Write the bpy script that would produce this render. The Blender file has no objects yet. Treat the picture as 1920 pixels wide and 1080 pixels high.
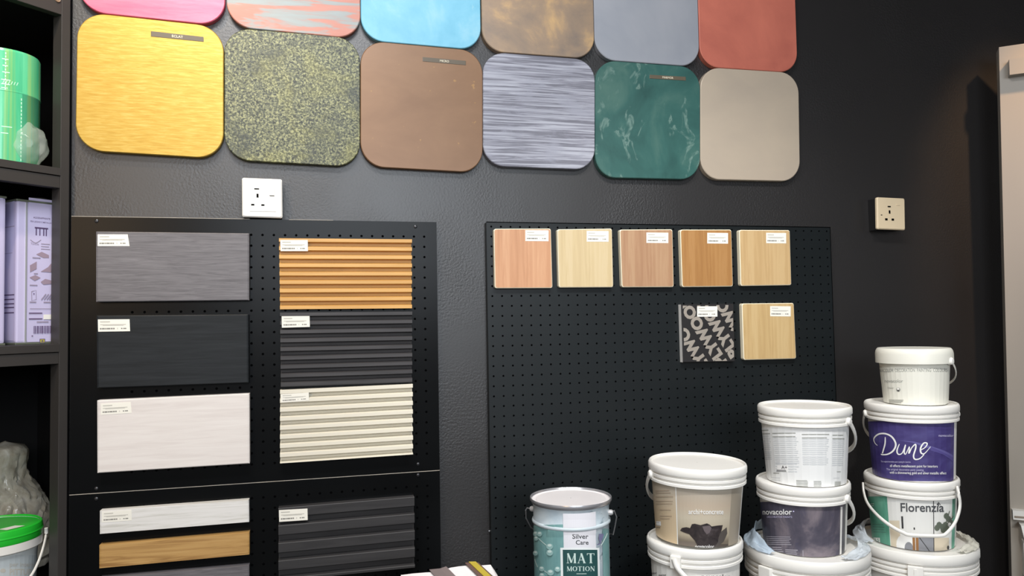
import bpy, bmesh, math, random
from math import sin, cos, pi, radians as R, atan2, asin, sqrt
from mathutils import Vector as V, Matrix, noise
random.seed(7)
SC = bpy.context.scene
COL = SC.collection
# ------------------------------------------------------------------ camera
CAM = V((0.5103, -1.8067, 1.5)); ZO = 1.5547
YAW, PIT, ROL, FPX = 0.25002, 0.04132, -0.01719, 1407.7
fw = V((sin(YAW)*cos(PIT), cos(YAW)*cos(PIT), sin(PIT)))
rt = V((cos(YAW), -sin(YAW), 0)); up = rt.cross(fw)
r2 = rt*cos(ROL) + up*sin(ROL); u2 = up*cos(ROL) - rt*sin(ROL)
cd = bpy.data.cameras.new('camera'); co = bpy.data.objects.new('camera', cd); COL.objects.link(co)
cd.sensor_width = 36.0; cd.lens = FPX*36.0/1920.0; cd.clip_start = .05
m = Matrix((r2, u2, -fw)).transposed().to_4x4(); m.translation = CAM; co.matrix_world = m
SC.camera = co
# ------------------------------------------------------------------ view + world + lights
SC.view_settings.view_transform = 'Standard'; SC.view_settings.look = 'None'
SC.view_settings.exposure = 0.0; SC.view_settings.gamma = 1.0
SC.view_settings.use_curve_mapping = False
W = bpy.data.worlds.new('world'); SC.world = W; W.use_nodes = True
W.node_tree.nodes['Background'].inputs[0].default_value = (.9, .95, 1, 1)
W.node_tree.nodes['Background'].inputs[1].default_value = .28
def light(name, kind, loc, target, energy, color, **kw):
    l = bpy.data.lights.new(name, kind); l.energy = energy; l.color = color
    for k, v in kw.items(): setattr(l, k, v)
    o = bpy.data.objects.new(name, l); COL.objects.link(o); o.location = loc
    o.rotation_euler = (V(target)-V(loc)).to_track_quat('-Z', 'Y').to_euler()
    return o
light('ceiling_panel_light', 'AREA', (.35, -1.35, 3.05), (.55, -.1, 1.3), 42, (.97, .98, 1), shape='RECTANGLE', size=1.0, size_y=.3)
light('front_fill_light', 'AREA', (.75, -4.2, 2.35), (.75, 0, 1.55), 76, (.85, .92, 1), shape='RECTANGLE', size=1.8, size_y=1.3)  # unseen fill added behind the camera for frontal light and wall sheen
light('track_spot_warm', 'SPOT', (.02, -.75, 3.0), (.12, 0, 1.75), 56, (1, .81, .57), spot_size=R(62), spot_blend=.9, shadow_soft_size=.05)
light('warm_fill_light', 'AREA', (-.95, -3.5, 2.15), (.15, 0, 1.6), 15, (1, .70, .42), shape='RECTANGLE', size=.6, size_y=.8)  # added warm area light that gives the left wall its brownish sheen
light('track_spot_display', 'SPOT', (1.25, -1.5, 3.0), (1.5, -.15, 1.0), 116, (1, .97, .93), spot_size=R(56), spot_blend=.8, shadow_soft_size=.06)
light('track_spot_corner', 'SPOT', (2.56, -.95, 2.95), (2.56, -.26, 2.12), 110, (1, .60, .30), spot_size=R(34), spot_blend=.8, shadow_soft_size=.05)

# ------------------------------------------------------------------ pixel -> point on a plane of the place
def ray(x, y): return fw + r2*((x-960)/FPX) - u2*((y-540)/FPX)
def at(x, y, Y):
    d = ray(x, y); return CAM + d*((Y-CAM.y)/d.y)
def at_plane(x, y, p, n):
    d = ray(x, y); return CAM + d*((V(p)-CAM).dot(n)/d.dot(n))
# ------------------------------------------------------------------ materials
def lin(c):
    c /= 255.; return c/12.92 if c <= .04045 else ((c+.055)/1.055)**2.4
def S(r, g, b, a=1): return (lin(r), lin(g), lin(b), a)
def base_mat(name, rough=.5, metal=0, spec=.5, coat=0):
    m = bpy.data.materials.new(name); m.use_nodes = True
    b = m.node_tree.nodes['Principled BSDF']
    b.inputs['Roughness'].default_value = rough; b.inputs['Metallic'].default_value = metal
    b.inputs['Specular IOR Level'].default_value = spec; b.inputs['Coat Weight'].default_value = coat
    return m, m.node_tree.nodes, m.node_tree.links, b
def plain(name, rgb, rough=.5, metal=0, spec=.5, coat=0, var=.06, bump=0, bscale=60, nscale=18):
    """one colour with a slight noise variation"""
    m, N, L, b = base_mat(name, rough, metal, spec, coat)
    tc = N.new('ShaderNodeTexCoord'); no = N.new('ShaderNodeTexNoise'); no.inputs['Scale'].default_value = nscale
    L.new(tc.outputs['Object'], no.inputs['Vector'])
    mx = N.new('ShaderNodeMix'); mx.data_type = 'RGBA'
    c = S(*rgb); mx.inputs[6].default_value = tuple(max(0, x*(1-var)) for x in c[:3])+(1,)
    mx.inputs[7].default_value = tuple(min(1, x*(1+var)) for x in c[:3])+(1,)
    L.new(no.outputs['Fac'], mx.inputs[0]); L.new(mx.outputs[2], b.inputs['Base Color'])
    if bump: add_bump(N, L, b, tc, bscale, bump)
    return m
def add_bump(N, L, b, tc, scale, strength, vec=(1, 1, 1), dist=.002):
    mp = N.new('ShaderNodeMapping'); mp.inputs['Scale'].default_value = vec
    L.new(tc.outputs['Object'], mp.inputs['Vector'])
    n = N.new('ShaderNodeTexNoise'); n.inputs['Scale'].default_value = scale; n.inputs['Detail'].default_value = 4
    L.new(mp.outputs[0], n.inputs['Vector'])
    bp = N.new('ShaderNodeBump'); bp.inputs['Strength'].default_value = strength; bp.inputs['Distance'].default_value = dist
    L.new(n.outputs['Fac'], bp.inputs['Height']); L.new(bp.outputs[0], b.inputs['Normal'])
def layered(name, layers, rough=.5, metal=0, spec=.5, bump=None):
    """layers: list of (ramp stops, mapping scale, noise scale, detail, distortion, mask) ; the first is the base,
    the others are mixed over by their ramp's alpha (stops as (pos, rgb[, alpha]))."""
    m, N, L, b = base_mat(name, rough, metal, spec)
    tc = N.new('ShaderNodeTexCoord'); prev = None
    for k, (stops, vec, sc, det, dis) in enumerate(layers):
        mp = N.new('ShaderNodeMapping'); mp.inputs['Scale'].default_value = vec; mp.inputs['Location'].default_value = (k*3.1, k*1.7, k*2.3)
        L.new(tc.outputs['Object'], mp.inputs['Vector'])
        n = N.new('ShaderNodeTexNoise'); n.inputs['Scale'].default_value = sc; n.inputs['Detail'].default_value = det
        n.inputs['Distortion'].default_value = dis; n.inputs['Roughness'].default_value = .6
        L.new(mp.outputs[0], n.inputs['Vector'])
        r = N.new('ShaderNodeValToRGB'); el = r.color_ramp.elements
        while len(el) < len(stops): el.new(.5)
        for e, s in zip(el, stops):
            e.position = s[0]; e.color = S(*s[1], s[2] if len(s) > 2 else 1)
        L.new(n.outputs['Fac'], r.inputs[0])
        if prev is None: prev = r.outputs[0]
        else:
            mx = N.new('ShaderNodeMix'); mx.data_type = 'RGBA'
            L.new(r.outputs['Alpha'], mx.inputs[0]); L.new(prev, mx.inputs[6]); L.new(r.outputs[0], mx.inputs[7]); prev = mx.outputs[2]
    L.new(prev, b.inputs['Base Color'])
    if bump: add_bump(N, L, b, tc, *bump)
    return m
def clear(name, tint, alpha=.35, rough=.15, trans=.0):
    m, N, L, b = base_mat(name, rough, 0, .6)
    b.inputs['Base Color'].default_value = S(*tint); b.inputs['Alpha'].default_value = alpha
    tc = N.new('ShaderNodeTexCoord'); add_bump(N, L, b, tc, 40, .5)
    return m
def wood(name, a, b_, c, vertical=False, rough=.45, scale=1.0, contrast=.5, vein=.45, spec=.5):
    vec = (1, 1, .06) if vertical else (.06, 1, 1)
    lo, hi = .5-contrast*.3, .5+contrast*.3
    return layered(name, [([(lo, a), (.5, b_), (hi, c)], vec, 90*scale, 6, 1.2),
                          ([(.55, a, 0), (.66 if vein > .5 else .72, a, vein)], tuple(x*.5 for x in vec), 60*scale, 5, 2.5)], rough, spec=spec, bump=(90*scale, .08, vec))
M = {}
M['wall'] = None
# ------------------------------------------------------------------ mesh builder
class MB:
    def __init__(s): s.v = []; s.f = []; s.m = []; s.sm = []
    def add(s, vs, fs, mi=0, smooth=False):
        o = len(s.v); s.v += [tuple(v) for v in vs]
        for f in fs: s.f.append(tuple(i+o for i in f)); s.m.append(mi); s.sm.append(smooth)
        return s
    def hexa(s, c, mi=0):   # 8 corners: bottom ring then top ring
        return s.add(c, [(0, 3, 2, 1), (4, 5, 6, 7), (0, 1, 5, 4), (1, 2, 6, 5), (2, 3, 7, 6), (3, 0, 4, 7)], mi)
    def box(s, x0, x1, y0, y1, z0, z1, mi=0, bev=0):
        if bev:
            bm = bmesh.new(); bmesh.ops.create_cube(bm, size=1)
            for v in bm.verts: v.co = V(((x0+x1)/2+v.co.x*(x1-x0), (y0+y1)/2+v.co.y*(y1-y0), (z0+z1)/2+v.co.z*(z1-z0)))
            bmesh.ops.bevel(bm, geom=bm.edges[:], offset=bev, segments=2, affect='EDGES', profile=.6)
            s.frombm(bm, mi); return s
        return s.hexa([(x0, y0, z0), (x1, y0, z0), (x1, y1, z0), (x0, y1, z0), (x0, y0, z1), (x1, y0, z1), (x1, y1, z1), (x0, y1, z1)], mi)
    def frombm(s, bm, mi=0, smooth=False):
        bm.verts.index_update()
        s.add([v.co[:] for v in bm.verts], [[v.index for v in f.verts] for f in bm.faces], mi, smooth); bm.free(); return s
    def lathe(s, prof, n=56, c=(0, 0, 0), mi=0, close=False):
        vs = []; fs = []
        for k in range(n):
            a = 2*pi*k/n
            for r, z in prof: vs.append((c[0]+r*cos(a), c[1]+r*sin(a), c[2]+z))
        p = len(prof)
        for k in range(n):
            k2 = (k+1) % n
            for i in range(p-1): fs.append((k*p+i, k2*p+i, k2*p+i+1, k*p+i+1))
        return s.add(vs, fs, mi, True)
    def tube(s, pts, r, n=10, mi=0, flat=1.0, updir=(0, 0, 1)):
        pts = [V(p) for p in pts]; vs = []; fs = []
        prevu = None
        for i, p in enumerate(pts):
            t = (pts[min(i+1, len(pts)-1)]-pts[max(i-1, 0)]).normalized()
            u = V(updir)
            if abs(t.dot(u)) > .95: u = V((1, 0, 0)) if prevu is None else prevu
            a = t.cross(u).normalized(); b = a.cross(t).normalized(); prevu = b
            rr = r[i] if isinstance(r, (list, tuple)) else r
            for k in range(n):
                an = 2*pi*k/n; vs.append(p+a*(cos(an)*rr*flat)+b*(sin(an)*rr))
        for i in range(len(pts)-1):
            for k in range(n):
                k2 = (k+1) % n; fs.append((i*n+k, i*n+k2, (i+1)*n+k2, (i+1)*n+k))
        fs.append(tuple(range(n-1, -1, -1))); fs.append(tuple((len(pts)-1)*n+k for k in range(n)))
        return s.add(vs, fs, mi, True)
    def build(s, name, mats, parent=None, loc=None, world=True, angle=35):
        me = bpy.data.meshes.new(name); off = V((0, 0, 0))
        if parent is not None and world:
            p = parent
            while p: off += p.location; p = p.parent
        elif loc is not None: off = V(loc)
        me.from_pydata([tuple(V(v)-off) for v in s.v], [], s.f)
        for mm in (mats if isinstance(mats, (list, tuple)) else [mats]): me.materials.append(mm)
        for p, mi, sm in zip(me.polygons, s.m, s.sm): p.material_index = mi; p.use_smooth = sm
        me.update()
        if any(s.sm): me.set_sharp_from_angle(angle=R(angle))
        o = bpy.data.objects.new(name, me); COL.objects.link(o)
        if parent is not None: o.parent = parent
        elif loc is not None: o.location = loc
        return o
def thing(name, label, cat, loc, rot=(0, 0, 0), group=None):
    o = bpy.data.objects.new(name, None); COL.objects.link(o); o.location = loc; o.rotation_euler = rot
    o.empty_display_size = .05
    o['label'] = label; o['category'] = cat
    if group: o['group'] = group
    return o
def tag(o, label, cat, group=None):
    o['label'] = label; o['category'] = cat
    if group: o['group'] = group
    return o
def struct(o): o['kind'] = 'structure'; return o
# ------------------------------------------------------------------ flat art (letters, marks) refined so that it can be bent round a bucket
def refine(vs, fs, maxlen):
    bm = bmesh.new(); bv = [bm.verts.new((x, y, 0)) for x, y in vs]
    for f in fs:
        try: bm.faces.new([bv[i] for i in f])
        except ValueError: pass
    bmesh.ops.triangulate(bm, faces=bm.faces[:])
    for _ in range(4):
        e = [e for e in bm.edges if e.calc_length() > maxlen]
        if not e: break
        bmesh.ops.subdivide_edges(bm, edges=e, cuts=1)
        bmesh.ops.triangulate(bm, faces=bm.faces[:])
    bm.verts.index_update()
    out = [(v.co.x, v.co.y) for v in bm.verts], [[v.index for v in f.verts] for f in bm.faces]
    bm.free(); return out
_tc = {}
def text2d(s, bold=0.0, shear=0.0):
    k = (s, bold, shear)
    if k in _tc: return _tc[k]
    cu = bpy.data.curves.new('t', 'FONT'); cu.body = s; cu.resolution_u = 3; cu.offset = bold; cu.shear = shear
    ob = bpy.data.objects.new('t', cu); me = bpy.data.meshes.new_from_object(ob)
    vs = [(v.co.x, v.co.y) for v in me.vertices]; fs = [list(p.vertices) for p in me.polygons]
    bpy.data.objects.remove(ob); bpy.data.curves.remove(cu); bpy.data.meshes.remove(me)
    x0 = min(v[0] for v in vs); x1 = max(v[0] for v in vs)
    vs = [((x-x0)/(x1-x0), y/(x1-x0)) for x, y in vs]   # unit width, baseline 0
    _tc[k] = (vs, fs); return _tc[k]
def smooth_pts(pts, n=6):
    out = []; P = [pts[0]]+list(pts)+[pts[-1]]
    for i in range(1, len(P)-2):
        p0, p1, p2, p3 = P[i-1:i+3]
        for k in range(n):
            t = k/n
            out.append(tuple(.5*((2*b)+(c-a)*t+(2*a-5*b+4*c-d)*t*t+(-a+3*b-3*c+d)*t**3) for a, b, c, d in zip(p0, p1, p2, p3)))
    out.append(tuple(pts[-1])); return out
def stroke2d(pts, w, n=6):
    q = smooth_pts([(p[0], p[1], p[2] if len(p) > 2 else w) for p in pts], n) if n else [(p[0], p[1], w) for p in pts]
    vs = []; fs = []
    for i, (x, y, ww) in enumerate(q):
        a = q[max(i-1, 0)]; b = q[min(i+1, len(q)-1)]
        dx, dy = b[0]-a[0], b[1]-a[1]; l = sqrt(dx*dx+dy*dy) or 1
        vs += [(x-dy/l*ww/2, y+dx/l*ww/2), (x+dy/l*ww/2, y-dx/l*ww/2)]
    for i in range(len(q)-1): fs.append((2*i, 2*i+1, 2*i+3, 2*i+2))
    return vs, fs
class Art:
    """collects flat shapes in its own 2D frame (y down, like a drawing) and maps them on to a surface, each layer a little prouder"""
    def __init__(s, fmap, maxlen, step=.0001, base=.0003): s.f = fmap; s.ml = maxlen; s.k = 0; s.mb = MB(); s.step = step; s.b = base; s.mats = []
    def mi(s, mat):
        if mat not in s.mats: s.mats.append(mat)
        return s.mats.index(mat)
    def put(s, vs, fs, mat, newlayer=True):
        if newlayer: s.k += 1
        pre = getattr(s.f, 'pre', None)
        if pre: vs = [(pre(x), y) for x, y in vs]     # unroll first, so that facets are even round the curve
        vs, fs = refine(vs, fs, s.ml)
        P = [s.f(x, y, s.b+s.k*s.step) for x, y in vs]
        # orient outwards
        s.mb.add(P, fs, s.mi(mat), False); return s
    def rect(s, mat, x0, y0, x1, y1, nl=True): return s.put([(x0, y0), (x1, y0), (x1, y1), (x0, y1)], [(0, 1, 2, 3)], mat, nl)
    def poly(s, mat, pts, nl=True): return s.put(pts, [tuple(range(len(pts)))], mat, nl)
    def disc(s, mat, x, y, rx, ry=None, n=14, nl=True):
        ry = ry or rx; return s.poly(mat, [(x+rx*cos(2*pi*k/n), y+ry*sin(2*pi*k/n)) for k in range(n)], nl)
    def text(s, mat, t, x0, x1, yb, bold=0, shear=0, slope=0, ys=1, nl=True):
        vs, fs = text2d(t, bold, shear); w = x1-x0
        return s.put([(x0+x*w, yb-y*w*ys+slope*x*w) for x, y in vs], fs, mat, nl)
    def stroke(s, mat, pts, w, n=6, nl=True): return s.put(*stroke2d(pts, w, n), mat, nl)
    def lines(s, mat, x0, x1, y0, y1, n, h, rag=.25):
        """a block of illegible small print: n thin bars"""
        for i in range(n):
            y = y0+(y1-y0)*i/max(1, n-1); xe = x1-(x1-x0)*random.random()*rag
            s.rect(mat, x0, y, xe, y+h, False)
        return s

# ------------------------------------------------------------------ common materials
Mwhite = plain('white_plastic', (236, 234, 228), .35, var=.02)
Mcream = plain('cream_plastic', (222, 203, 170), .45, var=.03)
Mblack = plain('black_paint', (22, 22, 23), .45, var=.12)
Mpeg = plain('black_pegboard', (8, 9, 10), .26, var=.25, spec=.13, bump=.05, bscale=25, nscale=6)
Mpegr = plain('black_pegboard_matt', (17, 22, 24), .42, var=.2, spec=.35, bump=.04, bscale=25, nscale=5)
Mhole = plain('hole_dark', (3, 3, 4), .9, spec=.1)
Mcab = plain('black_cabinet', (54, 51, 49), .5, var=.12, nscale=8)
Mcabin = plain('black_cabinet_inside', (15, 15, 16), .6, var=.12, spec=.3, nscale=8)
Mpaper = plain('label_paper', (236, 233, 222), .6, var=.03)
Mink = plain('grey_ink', (186, 183, 174), .7)
Minkm = plain('mid_grey_ink', (136, 134, 128), .7)
Minkd = plain('dark_ink', (70, 68, 68), .7)
Mscrew = plain('black_screw', (70, 70, 72), .3, metal=.8)
Msteel = plain('bright_steel', (190, 190, 190), .3, metal=1)

# ================================================================== the setting
m_, N_, L_, b_ = base_mat('charcoal_wall_paint', .40, 0, .8)
tc = N_.new('ShaderNodeTexCoord')
n1 = N_.new('ShaderNodeTexNoise'); n1.inputs['Scale'].default_value = 3.0; n1.inputs['Detail'].default_value = 5
L_.new(tc.outputs['Object'], n1.inputs['Vector'])
r1 = N_.new('ShaderNodeValToRGB'); r1.color_ramp.elements[0].position = .3; r1.color_ramp.elements[1].position = .7
r1.color_ramp.elements[0].color = S(28, 26, 26); r1.color_ramp.elements[1].color = S(32, 30, 30)
L_.new(n1.outputs['Fac'], r1.inputs[0]); L_.new(r1.outputs[0], b_.inputs['Base Color'])
# patchy plaster texture: fine lumps masked by a broad noise
n2 = N_.new('ShaderNodeTexNoise'); n2.inputs['Scale'].default_value = 190; n2.inputs['Detail'].default_value = 5; n2.inputs['Roughness'].default_value = .55
L_.new(tc.outputs['Object'], n2.inputs['Vector'])
n3 = N_.new('ShaderNodeTexNoise'); n3.inputs['Scale'].default_value = 3.2
L_.new(tc.outputs['Object'], n3.inputs['Vector'])
r3 = N_.new('ShaderNodeValToRGB'); r3.color_ramp.elements[0].position = .4; r3.color_ramp.elements[1].position = .62
r3.color_ramp.elements[0].color = (.12, .12, .12, 1); L_.new(n3.outputs['Fac'], r3.inputs[0])
mu = N_.new('ShaderNodeMath'); mu.operation = 'MULTIPLY'; L_.new(n2.outputs['Fac'], mu.inputs[0]); L_.new(r3.outputs[0], mu.inputs[1])
bp = N_.new('ShaderNodeBump'); bp.inputs['Strength'].default_value = .4; bp.inputs['Distance'].default_value = .0025
L_.new(mu.outputs[0], bp.inputs['Height']); L_.new(bp.outputs[0], b_.inputs['Normal'])
Mwall = m_
XW0 = at(134, 300, 0).x
WT = .014     # thin lining board; the shelf unit's bay runs on behind its end
struct(MB().hexa([(XW0, 0, 0), (3.6, 0, 0), (3.6, WT, 0), (XW0-.006, WT, 0), (XW0, 0, 3.1), (3.6, 0, 3.1), (3.6, WT, 3.1), (XW0-.006, WT, 3.1)]).build('wall_back', Mwall))
struct(MB().box(3.6, 3.7, -4.5, .12, 0, 3.1).build('wall_right', Mwall))
struct(MB().box(-2.6, 3.7, -4.5, 1.2, -.1, 0).build('floor', plain('grey_floor', (120, 116, 110), .4, var=.1)))
struct(MB().box(-2.6, 3.7, -4.5, 1.2, 3.1, 3.2).build('ceiling', plain('dark_ceiling', (60, 58, 56), .8)))

# ================================================================== slabs
def bilinear(q):   # q = TL, TR, BR, BL points on a plane -> f(u right, v down) -> (x, z)
    def f(u, v):
        a = q[0]*(1-u)+q[1]*u; b = q[3]*(1-u)+q[2]*u; p = a*(1-v)+b*v
        return p.x, p.z
    return f
def rounded(ru, rv, n=10):
    if ru == 0: return [(0, 0), (1, 0), (1, 1), (0, 1)]
    out = []
    for cx, cy, a0 in ((ru, rv, pi), (1-ru, rv, 1.5*pi), (1-ru, 1-rv, 0), (ru, 1-rv, .5*pi)):
        for k in range(n+1):
            a = a0+.5*pi*k/n; out.append((cx+ru*cos(a), cy+rv*sin(a)))
    return out
def slab(f, outline, y0, y1, bev=.0012, size=.3):
    """plate with front face at y0 (towards the room) and back at y1, small eased edge"""
    k = bev/size*2
    mb = MB(); n = len(outline); vs = []
    ins = [(.5+(u-.5)*(1-k), .5+(v-.5)*(1-k)) for u, v in outline]
    for pts, y in ((ins, y0), (outline, y0+bev), (outline, y1)):
        for u, v in pts: x, z = f(u, v); vs.append((x, y, z))
    fs = [tuple(range(n-1, -1, -1))]   # front faces -y
    for r in range(2):
        for i in range(n):
            j = (i+1) % n; fs.append((r*n+i, r*n+j, (r+1)*n+j, (r+1)*n+i))
    fs.append(tuple(2*n+i for i in range(n)))
    mb.add(vs, fs); return mb
def quad_px(pts, Y): return [at(x, y, Y) for x, y in pts]
def root_of(f, y): # base point of a plate
    x, z = f(.5, 1); return V((x, y, z))

# ------------------------------------------------------------------ round-cornered finish boards
def strip_label(t, parent, pts, Y, name):
    q = quad_px(pts, Y); f = bilinear(q)
    mb = slab(f, rounded(0, 0), Y, Y+.0009, .0002, .02)
    o = mb.build('label_strip', M['strip'], parent)
    o['label'] = 'small dark strip with pale lettering'
    L = (q[1]-q[0]).length; H = (q[3]-q[0]).length
    def fm(x, y, off): X, Z = f(x, y); return (X, Y-off, Z)
    a = Art(fm, 1, base=.0001)
    vs, fs = text2d(name, .01); w = .21 if len(name) < 6 else .3
    hgt = max(v[1] for v in vs)*w*L/H
    a.put([(.5-w/2+x*w, .5+hgt*.5-y*w*L/H) for x, y in vs], fs, M['striptext'])
    a.mb.build('lettering', a.mats, o)
M['strip'] = plain('label_strip_brown', (92, 82, 66), .5); M['striptext'] = plain('strip_ink', (225, 215, 190), .6)
tilem = {
 'gold': layered('gold_brushed_finish', [([(.3, (198, 156, 58)), (.5, (210, 172, 74)), (.7, (222, 190, 100))], (.12, 1, 1), 240, 7, .4)], .45, .4, bump=(120, .25, (.2, 1, 1))),
 'moss': layered('mossy_speckled_finish', [([(.40, (48, 52, 46)), (.5, (106, 110, 86)), (.60, (164, 164, 120))], (1, 1, 1), 210, 5, .6),
          ([(.42, (60, 66, 64), .55), (.52, (70, 76, 66), 0)], (1, 1, 1), 9, 3, .5), ([(.52, (176, 172, 84), 0), (.66, (180, 174, 86), .2)], (1, 1, 1), 9, 4, .5),
          ([(.5, (54, 58, 50), 0), (.6, (54, 58, 50), .45)], (1, 1, 1), 170, 3, 0)], .5, .1, bump=(150, .5)),
 'brown': layered('plain_brown_finish', [([(.35, (146, 108, 76)), (.65, (159, 120, 86))], (.5, 1, 1), 9, 5, .3), ([(.71, (196, 150, 90), 0), (.75, (196, 150, 90), .7)], (1, 1, 1), 60, 2, 0)], .4, .15, bump=(60, .05)),
 'streak': layered('grey_streaked_finish', [([(.42, (130, 130, 142)), (.5, (166, 167, 180)), (.6, (200, 202, 214))], (.03, 1, 1), 190, 7, .6),
          ([(.55, (176, 178, 192), 0), (.66, (176, 178, 192), .7)], (.5, 1, 1), 16, 6, .5)], .5, .05, bump=(75, .6, (.05, 1, 1))),
 'teal': layered('teal_marble_plaster', [([(.3, (44, 84, 80)), (.5, (58, 104, 98)), (.68, (84, 122, 112))], (1, 1, .8), 8, 7, .5),
          ([(.57, (120, 150, 140), 0), (.64, (130, 160, 150), .75), (.69, (60, 100, 94), 0)], (1, 1, .6), 22, 6, .9)], .35, 0, bump=(14, .15)),
 'beige': layered('smooth_beige_finish', [([(.35, (186, 172, 155)), (.65, (196, 181, 161))], (.5, 1, 1), 6, 4, .3)], .42, .1, bump=(80, .04)),
 'pink': layered('pink_metallic_finish', [([(.35, (220, 92, 122)), (.65, (230, 116, 140))], (.15, 1, 1), 50, 6, .4)], .45, .25, bump=(80, .2, (.2, 1, 1))),
 'coral': layered('coral_streaked_finish', [([(.3, (206, 134, 116)), (.7, (216, 148, 130))], (.3, 1, 1), 20, 5, .5),
          ([(.52, (170, 168, 164), 0), (.58, (160, 174, 174), .85), (.7, (164, 182, 184), .95)], (.12, 1, 1), 34, 5, .8)], .5, 0, bump=(40, .3, (.2, 1, 1))),
 'blue': layered('sky_blue_cloud_finish', [([(.3, (104, 184, 214)), (.5, (128, 200, 226)), (.68, (164, 216, 232))], (1, 1, 1), 8, 6, .3),
          ([(.62, (196, 226, 226), 0), (.72, (200, 226, 226), .5)], (1, 1, .6), 14, 6, 1.5)], .45, 0, bump=(20, .1)),
 'bronze': layered('bronze_cloud_finish', [([(.36, (118, 106, 96)), (.5, (142, 122, 102)), (.64, (188, 154, 108))], (1, 1, 1.2), 6, 7, .35)], .4, .3, bump=(30, .12)),
 'slate': layered('grey_blue_smooth_finish', [([(.35, (138, 142, 150)), (.65, (152, 154, 160))], (1, 1, 1), 4, 4, .3)], .4, .2, bump=(80, .03)),
 'red': layered('dusty_red_finish', [([(.35, (160, 88, 74)), (.65, (182, 104, 86))], (1, 1, 1), 5, 5, .4)], .45, .1, bump=(60, .05)),
}
TY = -.018
for kind, k in dict(gold=.74, moss=.82, brown=.66, streak=.68, teal=.8, beige=.86, pink=.85, coral=.74, blue=.85, bronze=1.3, slate=1.22, red=1.3).items():
    for nd in tilem[kind].node_tree.nodes:      # overall depth of the finish colour
        if nd.type == 'VALTORGB':
            for e in nd.color_ramp.elements: c = e.color; e.color = (c[0]*k, c[1]*k, c[2]*k, c[3])
bottom = [
 ('gold', [(145, 21.2), (419.5, 50.7), (419, 298), (141, 281)], 'gold brushed finish board at the left end of the lower row, with name strip', 'ECLAT', [(283, 58.3), (381.5, 69), (382, 78), (283, 68)]),
 ('moss', [(421, 50.5), (675, 72.4), (675, 313.3), (420.7, 299)], 'mossy green and dark speckled finish board in the lower row', None, None),
 ('brown', [(675.9, 75), (905, 95.9), (905, 324.2), (675.9, 311.6)], 'plain matt brown finish board in the lower row, with a name strip', 'MICRO', [(792.5, 106.8), (873.5, 114), (873.5, 122), (792.5, 114.8)]),
 ('streak', [(905.7, 96.5), (1115.6, 112.5), (1115.4, 318.6), (905.7, 310.6)], 'grey and white horizontally streaked finish board in the lower row', None, None),
 ('teal', [(1116.4, 111.8), (1312.8, 126.6), (1312.8, 336.7), (1116.2, 332.3)], 'dark teal marbled plaster board in the lower row, with a name strip', 'MARMOR', [(1218, 140), (1286, 144), (1286, 151), (1218, 147)]),
 ('beige', [(1313.6, 125.3), (1497.3, 136.9), (1500.5, 340), (1313.5, 335.8)], 'smooth beige finish board at the right end of the lower row', None, None)]
top = [
 ('pink', [(146, 20.4), (422, 49)], 'pink finish board above the gold board, top cut off by the frame'),
 ('coral', [(425, 49), (676, 73.3)], 'coral finish board with pale blue streaks, above the mossy board'),
 ('blue', [(677, 74.6), (902, 94.2)], 'sky blue clouded finish board above the plain brown board'),
 ('bronze', [(904, 95.2), (1115, 110.6)], 'bronze and gold clouded finish board above the grey streaked board'),
 ('slate', [(1116, 111), (1312, 125.4)], 'smooth grey blue finish board above the teal board'),
 ('red', [(1313, 124.6), (1496, 136.5)], 'dusty red finish board above the beige board')]
def finish_board(kind, q, label):
    f = bilinear(q); r = thing('finish_board', label, 'sample board', root_of(f, -.009), group='finish boards on the wall')
    slab(f, rounded(.19, .19, 12), TY, -.0006, .0015, .3).build('board', tilem[kind], r)
    return r
for kind, px, lab, nm, lp in bottom:
    r = finish_board(kind, quad_px(px, TY), lab)
    if nm: strip_label(nm, r, lp, TY-.0009, nm)
for kind, px, lab in top:
    bl, br = quad_px(px, TY); h = (br-bl).length
    finish_board(kind, [bl+V((0, 0, h)), br+V((0, 0, h)), br, bl], lab)

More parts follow.
